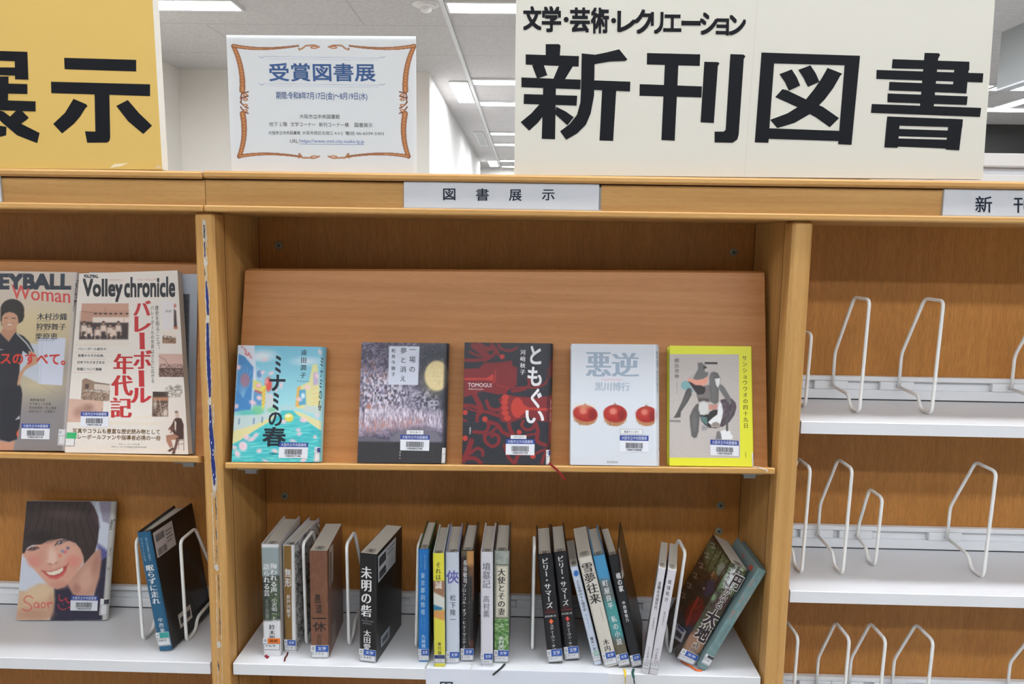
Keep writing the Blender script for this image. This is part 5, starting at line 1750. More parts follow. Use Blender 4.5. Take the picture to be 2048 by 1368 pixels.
faced_tx = [('VOLLEYBALL', (342, 122), (552, 124), (344, 164), (50, 52, 58), {'bold': 2, 'wt': .06}), ('Volley', (335, 191), (896, 193), (335, 502), (36, 38, 44), {'bold': 2, 'wt': .035}), ('chronicle', (930, 168), (1652, 160), (930, 440), (36, 38, 44), {'bold': 2, 'wt': .032}),
            ('バレークロニクル', (1115, 178), (1405, 174), (1115, 210), RD), ('日本文化出版ＭＯＯＫ', (705, 188), (910, 186), (705, 208), RD),
            ('バ', (1066, 496), (1300, 496), (1066, 712), RR, {'bold': 'm', 'wt': .045}), ('レ', (1085, 722), (1296, 722), (1085, 948), RR, {'bold': 'm', 'wt': .05}), ('ー', (1152, 962), (1207, 962), (1158, 1190), RR, {'vert': True, 'bold': 2, 'wt': .02}), ('ボ', (1066, 1210), (1312, 1210), (1066, 1480), RR, {'bold': 'm', 'wt': .045}),
            ('ー', (1084, 165), (1140, 165), (1090, 378), RR, {'z': zt2, 'vert': True, 'bold': 2, 'wt': .02}), ('ル', (975, 398), (1240, 398), (975, 604), RR, {'z': zt2, 'bold': 'm', 'wt': .045}),
            ('年', (742, -68), (995, -66), (740, 208), RR, {'z': zt2, 'bold': 'm', 'wt': .045}), ('代', (712, 226), (988, 228), (710, 506), RR, {'z': zt2, 'bold': 'm', 'wt': .045}), ('記', (700, 530), (970, 532), (700, 806), RR, {'z': zt2, 'bold': 'm', 'wt': .045}),
            ('歴史を知ることで、', (1368, 570), (1420, 570), (1392, 1190), K_, {'vert': True, 'bold': 'm', 'wt': .012}), ('バレーボールの世界はさらに広がる', (1304, 570), (1350, 570), (1314, 1680), K_, {'vert': True, 'bold': 'm', 'wt': .012}),
            ('バレーボール誕生の', (262, 1172), (665, 1174), (260, 1210), K_, {'bold': 1}), ('背景からその伝来、', (258, 1266), (640, 1268), (256, 1308), K_, {'bold': 1}), ('日本でのさまざまな', (238, 28), (612, 32), (237, 68), K_, {'z': zt2, 'bold': 1}), ('発展について網羅', (230, 122), (570, 126), (229, 162), K_, {'z': zt2, 'bold': 1}),
            ('写真やコラムも豊富な歴史読み物として', (176, 952), (1368, 968), (173, 1018), BR2, {'z': zt2, 'bold': 2, 'wt': .022}), ('バレーボールファンや指導者必携の一冊', (168, 1034), (1376, 1054), (165, 1100), BR2, {'z': zt2, 'bold': 2, 'wt': .022}),
            ('日本バレーボール学会 編', (806, 1158), (1086, 1162), (805, 1180), (110, 100, 92), {'z': zt2}), ('日本バレーボール学会設立20周年記念出版', (705, 1193), (1182, 1200), (704, 1216), (110, 100, 92), {'z': zt2}), ('国際', (1520, 630), (1606, 632), (1520, 664), (90, 86, 90))]
r, mp, inf = faced('cream volleyball history magazine with red vertical title and old sepia photos', 'magazine', 'volleyball magazines on the slanted board', o, n, z,
                   (275, 105), (1690, 60), (1847, 2711), (68, 2684), .0165, A, .0, spine=False, step=1.0, name='magazine', texts=faced_tx, page_in=.0005)
library_label(r, mp, zt2, (287, 725), (661, 727), (658, 935), (278, 928), 6, None, .3)
m = MB()
zq = lambda *pts: [mp(*zp(zt2, p), .0004 + .00008 * len(m.v)) for p in pts]
m.poly(zq((82, 1090), (222, 1096), (232, 1012), (92, 1008)), (60, 176, 112))
m.poly(zq((76, 1190), (194, 1195), (206, 1096), (82, 1094)), (224, 222, 222))
for q in (((74, 1192), (196, 1196), (196, 1191), (74, 1187)), ((190, 1195), (196, 1195), (206, 1097), (200, 1097))):
    m.poly(zq(*q), (80, 84, 96))
m.build('call_number_label', M['film'], r, local=True)

z = (320, 860, 11.4)
A = Art((0, 400, 2.63), 8).fill((148, 156, 168)).grad((930, 400), (1040, 900), (176, 186, 200), (120, 124, 132))
A.poly([(935, 505), (996, 507), (990, 900), (930, 900)], (46, 46, 54), 2).noise(14, 14, (72, 72, 78), .5, .5, .2, 4, [(935, 510), (992, 510), (986, 900), (930, 900)], 1)
o, n = front_plane(.0025, left=True)
r, mp, inf = faced('grey soft-cover book with a dark picture, half hidden behind the cream magazine', 'book', None, o, n, (0, 400, 2.63), (470, 392), (1040, 402), (1022, 1349), (440, 1340), .0022, A, 0, spine=False, step=2, name='softcover_book', page_in=.0004)

# ---- portrait photo book standing on the lower shelf
z = (20, 995, 5.261)
A = Art(z, 9).fill((204, 210, 224))
A.poly([(930, 60), (1070, 62), (1052, 300), (968, 268)], (152, 146, 166), 3).poly([(860, 60), (930, 60), (968, 270), (940, 420), (900, 300)], (206, 214, 230), 6)
A.poly([(915, 505), (960, 530), (1035, 590), (1000, 860), (960, 900), (950, 720)], (84, 88, 146), 8)
A.poly([(940, 700), (1020, 640), (990, 1310), (420, 1315), (440, 1100), (460, 970), (620, 920), (700, 1050), (880, 1060)], (44, 42, 64), 3)
A.poly([(560, 900), (700, 800), (790, 700), (880, 590), (950, 560), (958, 700), (940, 860), (880, 1050), (740, 1060), (660, 1040), (610, 950)], (196, 148, 130), 5)
A.ell(800, 880, 70, 130, (214, 168, 148), 10, .7, 20).ell(905, 720, 40, 120, (170, 118, 104), 8, .6, 15).ell(700, 980, 40, 50, (164, 112, 100), 7, .6)
A.poly([(95, 1000), (170, 1006), (300, 930), (400, 930), (462, 1000), (470, 1090), (455, 1220), (420, 1290), (380, 1316), (55, 1316)], (206, 172, 142), 6)
A.ell(300, 1020, 150, 80, (222, 196, 160), 10, .7, -15).ell(240, 1250, 180, 60, (176, 130, 110), 13, .6).ell(430, 1160, 30, 110, (186, 142, 118), 7, .6)
A.poly([(120, 610), (180, 560), (420, 440), (640, 470), (740, 540), (780, 610), (772, 700), (700, 810), (640, 890), (575, 960), (495, 985), (420, 960), (330, 865), (235, 755), (160, 660)], (214, 160, 140), 4)
A.ell(560, 600, 150, 110, (222, 172, 152), 17, .7).ell(445, 640, 42, 92, (236, 204, 190), 7, .8, -8).ell(430, 690, 46, 26, (234, 196, 182), 5, .7).ell(255, 690, 70, 60, (218, 138, 128), 11, .75).ell(660, 690, 70, 60, (222, 138, 126), 11, .75).ell(520, 940, 90, 40, (200, 138, 122), 8, .6).ell(320, 640, 40, 60, (206, 150, 132), 8, .6)
A.line([(400, 715), (430, 730), (470, 722), (500, 700)], 10, (190, 120, 106), .7, 4).ell(425, 718, 10, 6, (140, 84, 78), 2, .7).ell(482, 706, 9, 6, (150, 90, 82), 2, .7)
A.poly([(335, 790), (400, 796), (470, 786), (540, 756), (604, 728), (585, 800), (540, 842), (480, 872), (420, 862), (370, 828)], (178, 74, 74), 3)
A.poly([(372, 802), (430, 802), (500, 782), (556, 752), (556, 790), (520, 818), (460, 838), (408, 832)], (236, 228, 208), 2)
for x in (408, 438, 468, 498, 526):
    A.line([(x, 800 - (x - 408) * .22), (x + 4, 834 - (x - 408) * .2)], 2.5, (206, 190, 170), .7, .8)
A.poly([(370, 828), (420, 848), (480, 852), (540, 830), (590, 780), (560, 840), (490, 880), (420, 872)], (212, 100, 98), 4)
A.line([(330, 788), (350, 800)], 8, (150, 84, 78), .7, 4).line([(600, 728), (612, 715)], 8, (150, 84, 78), .7, 4)
A.poly([(186, 575), (225, 548), (275, 545), (300, 556), (270, 572), (220, 582)], (120, 90, 88), 3).line([(186, 572), (225, 546), (280, 542), (305, 552)], 9, (50, 38, 40), .95, 2).ell(245, 560, 16, 12, (50, 40, 42), 2).ell(240, 556, 5, 4, (230, 230, 235), 1.5)
A.poly([(474, 522), (505, 485), (560, 470), (610, 478), (560, 500), (515, 520)], (150, 126, 126), 3).line([(472, 522), (502, 482), (556, 466), (612, 474)], 9, (50, 38, 40), .95, 2).ell(528, 492, 17, 15, (50, 42, 46), 2).ell(518, 490, 8, 8, (220, 226, 232), 2)
for x, y, c in ((525, 632, (226, 122, 90)), (550, 585, (110, 140, 190)), (580, 592, (220, 90, 120)), (608, 552, (90, 80, 130))):
    A.ell(x, y, 15, 15, c, 4, .85)
HA = (58, 46, 46)
A.poly([(172, 54), (838, 56), (885, 120), (925, 220), (938, 330), (922, 480), (892, 590), (830, 660), (778, 718), (772, 640), (740, 560), (690, 500), (600, 466), (540, 452), (470, 462), (400, 470), (330, 512), (230, 520), (180, 548), (150, 606), (122, 606), (128, 500), (150, 300)], HA, 2.5)
for i in range(26):
    x = 190 + i * 26
    A.line([(x + 60, 66), (x + 20 - (i - 10) * 2, 250), (x - 10 + (i - 8) * 6, 430 + (i > 16) * 90)], 5, (104, 82, 78) if i % 3 else (36, 28, 30), .45, 2.5)
A.ell(560, 180, 170, 60, (110, 90, 86), 13, .4, 8).ell(330, 430, 160, 60, (36, 28, 30), 10, .6).poly([(838, 60), (925, 220), (938, 330), (905, 300), (860, 160)], (96, 66, 78), 10, .6)
RS = (206, 58, 74)
for pts in ([(240, 1082), (215, 1058), (175, 1056), (145, 1085), (150, 1115), (190, 1135), (222, 1158), (228, 1185), (205, 1208), (165, 1212), (128, 1192)], [(300, 1136), (275, 1126), (252, 1142), (250, 1168), (268, 1182), (290, 1172), (302, 1140), (302, 1176), (312, 1184)],
            [(352, 1124), (334, 1134), (326, 1158), (336, 1180), (356, 1182), (370, 1164), (370, 1138), (352, 1124)], [(390, 1124), (396, 1152), (402, 1184)], [(396, 1150), (414, 1126), (436, 1126), (442, 1142)],
            [(512, 1058), (520, 1092), (540, 1108), (575, 1092)], [(524, 1050), (514, 1046)], [(520, 1092), (514, 1102)], [(536, 1100), (536, 1116)], [(580, 1078), (592, 1106), (618, 1124), (640, 1112)], [(592, 1078), (600, 1084)], [(600, 1110), (598, 1124)], [(618, 1122), (620, 1134)],
            [(504, 1148), (516, 1180), (545, 1200), (580, 1196), (592, 1186)], [(556, 1138), (560, 1142)], [(612, 1170), (636, 1172)], [(618, 1182), (636, 1180)]):
    A.line(pts, 8, RS, 1, .9)
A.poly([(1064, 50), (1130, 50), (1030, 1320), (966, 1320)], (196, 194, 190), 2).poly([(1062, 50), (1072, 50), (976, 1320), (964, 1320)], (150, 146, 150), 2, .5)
Sb = atZ(*zp(z, (62, 1312)), Z0 + .0005)
Sb2 = atZ(*zp(z, (968, 1310)), Z0 + .0005)
sd = unit(Sb2 - Sb)
lean = math.radians(14)
upv = np.array((0, math.sin(lean), math.cos(lean)))
sn = unit(np.cross(sd, upv))
r, mp, inf = faced('softcover photo book with a smiling short-haired woman portrait, leaning on the lower shelf', 'book', None, Sb, sn, z,
                   (175, 58), (1065, 62), (968, 1310), (62, 1312), .012, A, .0078, step=1.0, rest=((0, 0, Z0), (0, 0, 1)), name='photo_book', edge=(196, 194, 190), page_in=.0006,
                   texts=[('Saori', (1096, 250), (1074, 358), (1062, 250), (60, 60, 66), {'bold': 1}), ('迫田さおり', (1050, 548), (1062, 548), (1034, 640), (70, 70, 76), {'vert': True, 'bold': 1}), ('刊', (1022, 755), (1044, 755), (1020, 790), (80, 80, 86))])
library_label(r, mp, z, (640, 1050), (928, 1054), (918, 1212), (634, 1208), 7, None, .32)
edge_label(r, mp, z, (952, 1084), (1030, 1088), (1016, 1262), (938, 1256), .32, (60, 60, 70), '')

# ================================================================ books standing spine outwards
zc = (0, 960, 3.352)
SIDEK = (30, 28, 28)
upright_book('blue-spined book with black back cover hanging open, next to the taped upright', zc, (915, 362), (1003, 346), (1155, 1150), (1065, 1146), Z0, .132, None,
             [('眠らずに走れ', .22, .275, .78, .60, (226, 228, 230), {'bold': 'm', 'wt': .03}), ('中西美', .38, .72, .72, .845, (214, 220, 226), {'bold': 'm', 'wt': .015, 'gap': .15}), ('限りなき情熱と挑戦の', .56, .05, .72, .24, (170, 196, 214)), ('アスリートたち', .2, .05, .36, .24, (170, 196, 214))],
             base=(32, 92, 128), tagcol=(56, 156, 152), tagtxt='', tagv=(.845, .89, .955), kana='083', cover_col=(32, 30, 30), open_r=4.5, yaw=0)
# white panel with bar codes on the open black cover
blue = [o for o in bpy.data.objects if o.get('label', '').startswith('blue-spined')][0]
bm_ = np.array(blue.matrix_world)
h_ = max(v[2] for c in blue.children if c.name.startswith('cover') for v in c.bound_box)
w_ = [c for c in blue.children if c.name.startswith('pages')][0]
wb = max(v[0] for v in w_.bound_box) + .0025
an_ = math.radians(4.5)
dv = np.array((math.sin(an_), math.cos(an_), 0))
oc = lambda d, zz, e=.0004: tuple(np.array((wb, .0028, zz)) + dv * d + np.array((math.cos(an_), -math.sin(an_), 0)) * (e))


def cover_note(root, fn, d0, d1, z0, z1, name='bar_code_panel'):
    m = MB()
    rc = lambda a, b, c, d, col, e: m.poly([fn(a, c, e), fn(b, c, e), fn(b, d, e), fn(a, d, e)], col)
    rc(d0, d1, z0, z1, (196, 188, 186), .0004)
    rr_ = random.Random(3)
    L = (d1 - d0)
    for zz in (z1 - .006, z0 + .014):
        x = d0 + L * .08
        while x < d0 + L * .5:
            wd_ = rr_.choice((.0006, .0009, .0014))
            rc(x, x + wd_, zz - .012, zz, (50, 48, 52), .0006)
            x += wd_ + rr_.choice((.0007, .001))
    for i in range(4):
        rc(d0 + L * .58, d0 + L * (.92 - .08 * (i % 2)), z1 - .012 - i * .006, z1 - .010 - i * .006, (120, 112, 112), .0006)
    m.build(name, M['film'], root, local=True)


cover_note(blue, oc, .004, .062, h_ - .05, h_ - .006)
m = MB()
for c, e, q in (((216, 214, 210), .0004, (.03, .07, .02, .045)), ((60, 60, 66), .0005, (.034, .066, .026, .037))):
    m.poly([oc(q[0], q[2], e), oc(q[1], q[2], e), oc(q[1], q[3], e), oc(q[0], q[3], e)], c)
m.build('library_label', M['film'], blue, local=True)

za, zb, zd = (460, 980, 3.525), (800, 980, 3.525), (1100, 980, 3.526)
GRP = 'upright books on the lower white shelf'
UB = lambda label, *a, **k: upright_book(label, *a, group=GRP, **k)
WT, DKT = (228, 228, 230), (44, 44, 52)

A = Art(za, 1).fill((222, 222, 226)).poly([(200, 405), (365, 405), (365, 640), (200, 640)], (148, 162, 164), 3).poly([(200, 615), (370, 600), (372, 915), (200, 920)], (60, 68, 60), 6)
A.noise(14, 20, (92, 110, 72), .8, .5, .2, 3, [(270, 620), (372, 620), (372, 915), (280, 915)], 6).poly([(200, 620), (280, 640), (290, 915), (200, 915)], (42, 50, 50), 10, .7).poly([(290, 630), (372, 640), (372, 760), (300, 720)], (84, 100, 84), 8, .8)
UB('white hardcover with a grey-green photo band and an orange tag, first of the row', za, (218, 378), (345, 384), (358, 1166), (238, 1170), Z1, .132, A,
   [('掬われる声、', .5, .165, .88, .45, WT, {'bold': 'm', 'wt': .03}), ('語られる芸', .12, .17, .46, .46, WT, {'bold': 'm', 'wt': .03}), ('小沢昭一と', .55, .475, .84, .675, (214, 214, 214), {'bold': 'm', 'wt': .015}), ('『ドキュメント日本の放浪芸』', .16, .475, .40, .675, (170, 174, 160)),
    ('鈴木聖子', .36, .715, .70, .905, DKT, {'bold': 'm', 'wt': .02})], base=(222, 222, 226), tagcol=(232, 116, 26), tagtxt='芸術', tagv=(.838, .885, .945), kana='769', cover_col=(206, 200, 196), yaw=2, gx=-.0005,
   ribbon=([atZ(*zp(za, (250, 1166)), Z1 + .002), atZ(*zp(za, (258, 1176)), Z1 + .0012), atZ(*zp(za, (270, 1184)), Z1 + .0008)], (140, 36, 60), .0022))

A = Art(za, 2).fill((222, 222, 224)).poly([(366, 392), (420, 392), (428, 1060), (374, 1060)], (132, 100, 48), 1)
sa = Art(za, 3).fill((214, 214, 216)).noise(14, 18, (60, 66, 62), .9, .66, .1, 4).noise(26, 14, (150, 156, 150), .7, .62, .12, 9)
for i in range(7):
    sa.line([(450 + (i % 2) * 30, 430 + i * 100), (480, 480 + i * 100), (440 + (i % 3) * 20, 540 + i * 100)], 5, (70, 78, 74), .8, 1)
UB('white hardcover with a gold spine strip and dark floral sides', za, (357, 386), (437, 384), (455, 1136), (372, 1139), Z1, .130, A,
   [('無形', .18, .215, .72, .385, WT, {'bold': 'm', 'wt': .02}), ('井戸川射子', .27, .46, .60, .675, WT, {'bold': 'm', 'wt': .02})], base=(222, 222, 224), tagv=(.885, .935, .985), kana='イト8', side=(za, [], sa), cover_col=(214, 214, 216), yaw=-3, gx=.0028,
   ribbon=([atZ(*zp(za, (408, 1142)), Z1 + .002), atZ(*zp(za, (402, 1165)), Z1 + .001), atZ(*zp(za, (388, 1185)), Z1 + .0008), atZ(*zp(za, (384, 1208)), Z1 + .0006)], (96, 44, 34), .0014))

A = Art(za, 4).fill((126, 84, 62)).noise(8, 30, (112, 72, 52), .7, .5, .3, 6)
UB('plain brown paper-bound book with black brush title, between two wire bookends', za, (552, 436), (690, 433), (693, 1190), (576, 1187), Z1, .125, A,
   [('愚', .26, .40, .60, .48, (34, 28, 26), {'bold': 1}), ('道', .30, .49, .66, .575, (34, 28, 26), {'bold': 1}), ('一', .12, .618, .86, .627, (34, 28, 26), {'bold': 1}), ('休', .14, .655, .85, .745, (34, 28, 26), {'bold': 1}), ('香蔵', .32, .77, .62, .88, (52, 40, 34))],
   base=(126, 84, 62), tagv=(.878, .935, .992), kana='1ｱｻ5', soft=True, cover_col=(122, 82, 60), yaw=3,
   side=(za, [([(698, 405), (728, 380), (726, 630), (700, 698)], (196, 186, 176)), ([(703, 440), (713, 430), (713, 660), (704, 678)], (110, 92, 80)), ([(716, 960), (744, 900), (744, 1050), (718, 1110)], (158, 138, 126))], None))

UB('thick black paperback with white vertical title and bar codes on its side', za, (910, 452), (1034, 463), (1028, 1221), (912, 1216), Z1, .130, None,
   [('未明の砦', .12, .115, .72, .575, WT, {'bold': 'm', 'wt': .03}), ('Ao', .35, .585, .5, .60, (160, 160, 166)), ('The Fortress', .15, .607, .85, .622, (160, 160, 166), {'vert': False}), ('of Dawn', .22, .63, .72, .645, (160, 160, 166), {'vert': False}), ('太田愛', .26, .70, .68, .885, WT, {'bold': 'm', 'wt': .02})],
   base=(22, 20, 22), tagv=(.882, .935, .99), kana='1449', soft=True, cover_col=(24, 22, 24), yaw=-9,
   side=(za, [([(1042, 470), (1168, 330), (1166, 505), (1044, 655)], (196, 200, 206)), ([(1050, 482), (1098, 428), (1098, 490), (1051, 545)], (70, 68, 72)), ([(1050, 580), (1098, 520), (1098, 575), (1052, 632)], (70, 68, 72)), ([(1108, 420), (1160, 362), (1160, 372), (1108, 430)], (120, 124, 130)), ([(1108, 450), (1150, 402), (1150, 412), (1108, 460)], (120, 124, 130)),
                  ([(1060, 1040), (1124, 955), (1122, 1040), (1062, 1112)], (150, 156, 168)), ([(1070, 1052), (1112, 995), (1112, 1035), (1072, 1085)], (50, 56, 70))], None))

UB('bright blue hardcover with pale lettering, leaning against a wire bookend', zb, (128, 411), (205, 412), (205, 1196), (130, 1210), Z1, .130, None,
   [('東京都同情塔', .24, .205, .62, .575, (170, 204, 226), {'gap': .25, 'bold': 'm', 'wt': .02}), ('第百七十回芥川賞受賞作', .55, .05, .68, .175, (150, 196, 226)), ('サンパシー・タワー', .2, .05, .32, .16, (150, 196, 226)), ('トーキョート・ドージョートー', .5, .60, .62, .72, (130, 182, 220)), ('シンパシータワー', .26, .60, .36, .7, (130, 182, 220)), ('九段理江', .3, .755, .66, .915, (190, 214, 230), {'gap': .15, 'bold': 1})],
   base=(22, 112, 188), tagv=(.888, .94, .985), kana='1ﾀﾞ1', cover_col=(58, 76, 40), yaw=1, top_gap=.002,
   ribbon=([atZ(*zp(zb, (198, 1212)), Z1 + .0015), atZ(*zp(zb, (190, 1232)), Z1 + .001), atZ(*zp(zb, (176, 1256)), Z1 + .0008)], (176, 176, 150), .0007))

A = Art(zb, 6).fill((214, 208, 74)).poly([(215, 430), (320, 430), (322, 640), (215, 640)], (218, 212, 62), 2).poly([(215, 640), (325, 640), (325, 770), (215, 715)], (148, 108, 84), 3).poly([(215, 710), (325, 765), (325, 850), (215, 810)], (206, 206, 200), 4)
A.poly([(215, 800), (300, 830), (298, 848), (215, 850)], (52, 120, 158), 3).poly([(215, 850), (325, 850), (325, 925), (215, 890)], (206, 148, 84), 3)
UB('yellow hardcover with a brown and white picture band and navy tag', zb, (228, 445), (312, 450), (315, 1240), (243, 1245), Z1, .130, A,
   [('それは', .25, .075, .72, .225, (60, 70, 40), {'bold': 'm', 'wt': .02}), ('誠', .2, .24, .8, .305, (224, 214, 204), {'bold': 'm'}), ('乗代雄介', .36, .78, .68, .93, (60, 60, 40), {'bold': 'm', 'wt': .015, 'gap': .1})], base=(214, 208, 74), tagcol=(40, 52, 104), tagtxt='ティーン', tagv=(.895, .925, .965), kana='1ﾉﾘ7', zero='', cover_col=(196, 206, 200), yaw=2)

UB('pale blue-white hardcover with one large violet brush character', zb, (320, 440), (415, 440), (420, 1225), (325, 1221), Z1, .130, None,
   [('俠', .05, .16, .95, .275, (92, 92, 168), {'bold': 1}), ('きゃん', .28, .29, .38, .345, (120, 120, 170)), ('松下隆一', .32, .375, .74, .60, (70, 74, 92), {'bold': 'm', 'wt': .015, 'gap': .1})], base=(200, 208, 222), tagv=(.892, .945, .99), kana='1ﾏﾂｼ', cover_col=(150, 156, 186), yaw=2,
   ribbon=([atZ(*zp(zb, (500, 1212)), Z1 + .0015), atZ(*zp(zb, (510, 1240)), Z1 + .001), atZ(*zp(zb, (500, 1262)), Z1 + .0009)], (206, 206, 206), .0012))

A = Art(zb, 7).fill((34, 32, 34)).poly([(470, 425), (525, 425), (525, 535), (495, 560), (470, 520)], (196, 144, 84), 4).poly([(428, 425), (470, 425), (470, 460), (428, 480)], (120, 112, 90), 5, .8).ell(500, 570, 22, 40, (110, 76, 50), 6).poly([(505, 540), (525, 540), (525, 780), (512, 780)], (140, 96, 66), 4, .8).poly([(490, 1060), (525, 1050), (525, 1110), (490, 1110)], (104, 54, 44), 5, .8).ell(440, 560, 16, 80, (92, 60, 46), 8, .7)
UB('dark hardcover with a golden patch on top and long white vertical title', zb, (428, 430), (520, 421), (520, 1201), (427, 1206), Z1, .130, A,
   [('長谷敏司', .2, .085, .5, .29, WT, {'bold': 'm', 'wt': .01}), ('プロトコル・オブ・ヒューマニティ', .14, .30, .42, .88, WT, {'bold': 'm', 'wt': .012}), ('人間性の次なる舞台へ、父と子の物語', .62, .16, .70, .85, (120, 116, 110)), ('ダンサーと義足のＡＩ', .82, .2, .88, .6, (120, 116, 110))], base=(36, 34, 36), tagv=(.885, .94, .99), kana='1ﾊｾ', cover_col=(74, 58, 50))

UB('pale lilac-white hardcover with grey brush title and red inner edge', zb, (568, 440), (655, 431), (653, 1240), (570, 1243), Z1, .130, None,
   [('墳墓記', .15, .09, .8, .31, (96, 96, 104), {'bold': 'm', 'wt': .01}), ('高村薫', .2, .375, .72, .565, (104, 104, 112), {'bold': 'm', 'wt': .01})], base=(210, 208, 218), tagv=(.885, .935, .98), kana='1ﾀｶﾑ', cover_col=(206, 200, 206))

A = Art(zb, 8).fill((148, 154, 148)).noise(20, 20, (170, 174, 166), .8, .5, .3, 6).poly([(655, 905), (775, 905), (775, 1230), (655, 1230)], (104, 146, 84), 4).noise(16, 14, (64, 108, 56), .85, .5, .2, 8, [(655, 905), (775, 905), (775, 1230), (655, 1230)], 3).noise(14, 12, (170, 196, 140), .8, .6, .15, 12, [(655, 905), (775, 905), (775, 1230), (655, 1230)], 3)
A.poly([(672, 525), (767, 525), (765, 905), (670, 903)], (60, 64, 58), 1).poly([(676, 531), (763, 531), (761, 899), (674, 897)], (214, 208, 188), 1).poly([(681, 537), (758, 537), (756, 893), (679, 891)], (90, 92, 84), .8).poly([(683, 540), (756, 540), (754, 890), (681, 888)], (218, 212, 194), .8)
UB('hardcover with cream title panel and green leaves, black ribbon at its foot', zb, (664, 431), (770, 429), (768, 1221), (662, 1218), Z1, .130, A,
   [('大使とその妻', .24, .155, .74, .57, (40, 42, 46), {'bold': 'm', 'wt': .03}), ('上', .38, .635, .62, .675, WT, {'bold': 1}), ('水村美苗', .3, .755, .68, .905, WT, {'bold': 'm', 'wt': .015})], base=(148, 154, 148), tagv=(.885, .935, .99), kana='1ﾐｽﾞﾑ', cover_col=(70, 62, 62),
   ribbon=([atZ(*zp(zb, (740, 1226)), Z1 + .002), atZ(*zp(zb, (715, 1255)), Z1 + .0012), atZ(*zp(zb, (655, 1306)), Z1 + .0009)], (34, 40, 42), .0016))

for (tl, tr, br, bl), vol, dc, lb, ky in ((((965, 461), (1075, 456), (1150, 1226), (1045, 1222)), '上', (226, 92, 34), 'black hardcover with orange diamond, tilted, beside a lone wire bookend', '1ｷﾝｸﾞ'),
                                          (((1072, 441), (1175, 440), (1262, 1206), (1160, 1196)), '下', (204, 40, 44), 'black hardcover with red diamond, tilted, twin of the orange-marked one', '1ｷﾝｸ')):
    r, mp, (w, h, _) = UB(lb, zb, tl, tr, br, bl, Z1, .130, None,
                          [('ビリー・サマーズ', .28, .035, .68, .49, WT, {'bold': 'm', 'wt': .03}), ('BILLY', .3, .497, .68, .51, (140, 44, 44), {'vert': False}), ('SUMMERS', .12, .52, .86, .535, (140, 44, 44), {'vert': False, 'bold': 1}), ('白石朗 訳', .12, .555, .84, .572, WT, {'vert': False}), ('スティーヴン・キング', .36, .645, .62, .905, WT, {'bold': 'm', 'wt': .01})],
                          base=(24, 24, 28), tagv=(.875, .935, .985), kana=ky, cover_col=(34, 28, 30), gx=.0012 if vol == '下' else 0)
    m = MB()
    m.poly([mp(u, v, .0004) for u, v in ((.48, .585), (.32, .612), (.48, .640), (.64, .612))], dc)
    text(m, lambda u, v, e: mp(u, v, e + .0003), vol, (.42, .6), (.54, .6), (.42, .625), (240, 220, 210))
    m.build('volume_mark', M['film'], r, local=True)

UB('slim short white-blue paperback with a round blue mark, tucked beside the black twins', zd, (136, 546), (190, 541), (362, 1230), (306, 1236), Z1, .112, Art(zd, 9).fill((200, 210, 228)).ell(178, 588, 17, 22, (44, 110, 196), 1.5),
   [('土と生命の46億年史', .28, .135, .72, .45, (50, 52, 66), {'bold': 1, 'wt': .02}), ('土壌と進化の謎に迫る', .4, .47, .62, .63, (80, 130, 190)), ('藤井一至', .3, .715, .7, .855, (56, 58, 70), {'bold': 1})], base=(200, 210, 228), tagcol=(150, 190, 176), tagtxt='人文', tagv=(.86, .905, .96), kana='613', zero='0', soft=True, gx=.0014, cover_col=(196, 200, 210))
UB('cream paperback with large brush title leaning to the slim white-blue one', zd, (196, 492), (295, 471), (480, 1250), (386, 1252), Z1, .130, None,
   [('雪夢往来', .12, .055, .88, .42, (40, 38, 40), {'bold': 'm', 'wt': .03}), ('ゆきゆめおうらい', .66, .46, .76, .59, (120, 112, 104)), ('木内昇', .3, .75, .76, .92, (44, 42, 44), {'bold': 'm', 'wt': .02})], base=(212, 206, 196), tagv=(.872, .925, .985), kana='1ｷｳﾁ', soft=True, cover_col=(206, 200, 190))
A = Art(zd, 10).fill((84, 104, 112)).poly([(280, 440), (420, 440), (470, 640), (320, 640)], (72, 146, 192), 10).poly([(320, 640), (470, 640), (500, 780), (380, 780)], (96, 106, 106), 16).poly([(360, 780), (520, 780), (560, 1040), (410, 1040)], (74, 148, 150), 20).poly([(420, 1060), (560, 1060), (600, 1260), (460, 1260)], (104, 96, 80), 16)
UB('hardcover fading from sky blue through teal to brown, yellow ribbon below', zd, (301, 471), (386, 461), (568, 1250), (486, 1254), Z1, .130, A,
   [('町屋良平', .26, .225, .72, .475, WT, {'bold': 'm', 'wt': .015, 'gap': .1}), ('私の小説', .3, .54, .74, .80, WT, {'bold': 'm', 'wt': .015, 'gap': .1})], base=(84, 120, 140), tagv=(.885, .935, .985), kana='1ﾏﾁﾔ', cover_col=(88, 140, 176),
   ribbon=([atZ(*zp(zd, (522, 1262)), Z1 + .0015), atZ(*zp(zd, (530, 1290)), Z1 + .001), atZ(*zp(zd, (530, 1318)), Z1 + .001), atY(*zp(zd, (530, 1366)), .0062)], (226, 190, 40), .0016))
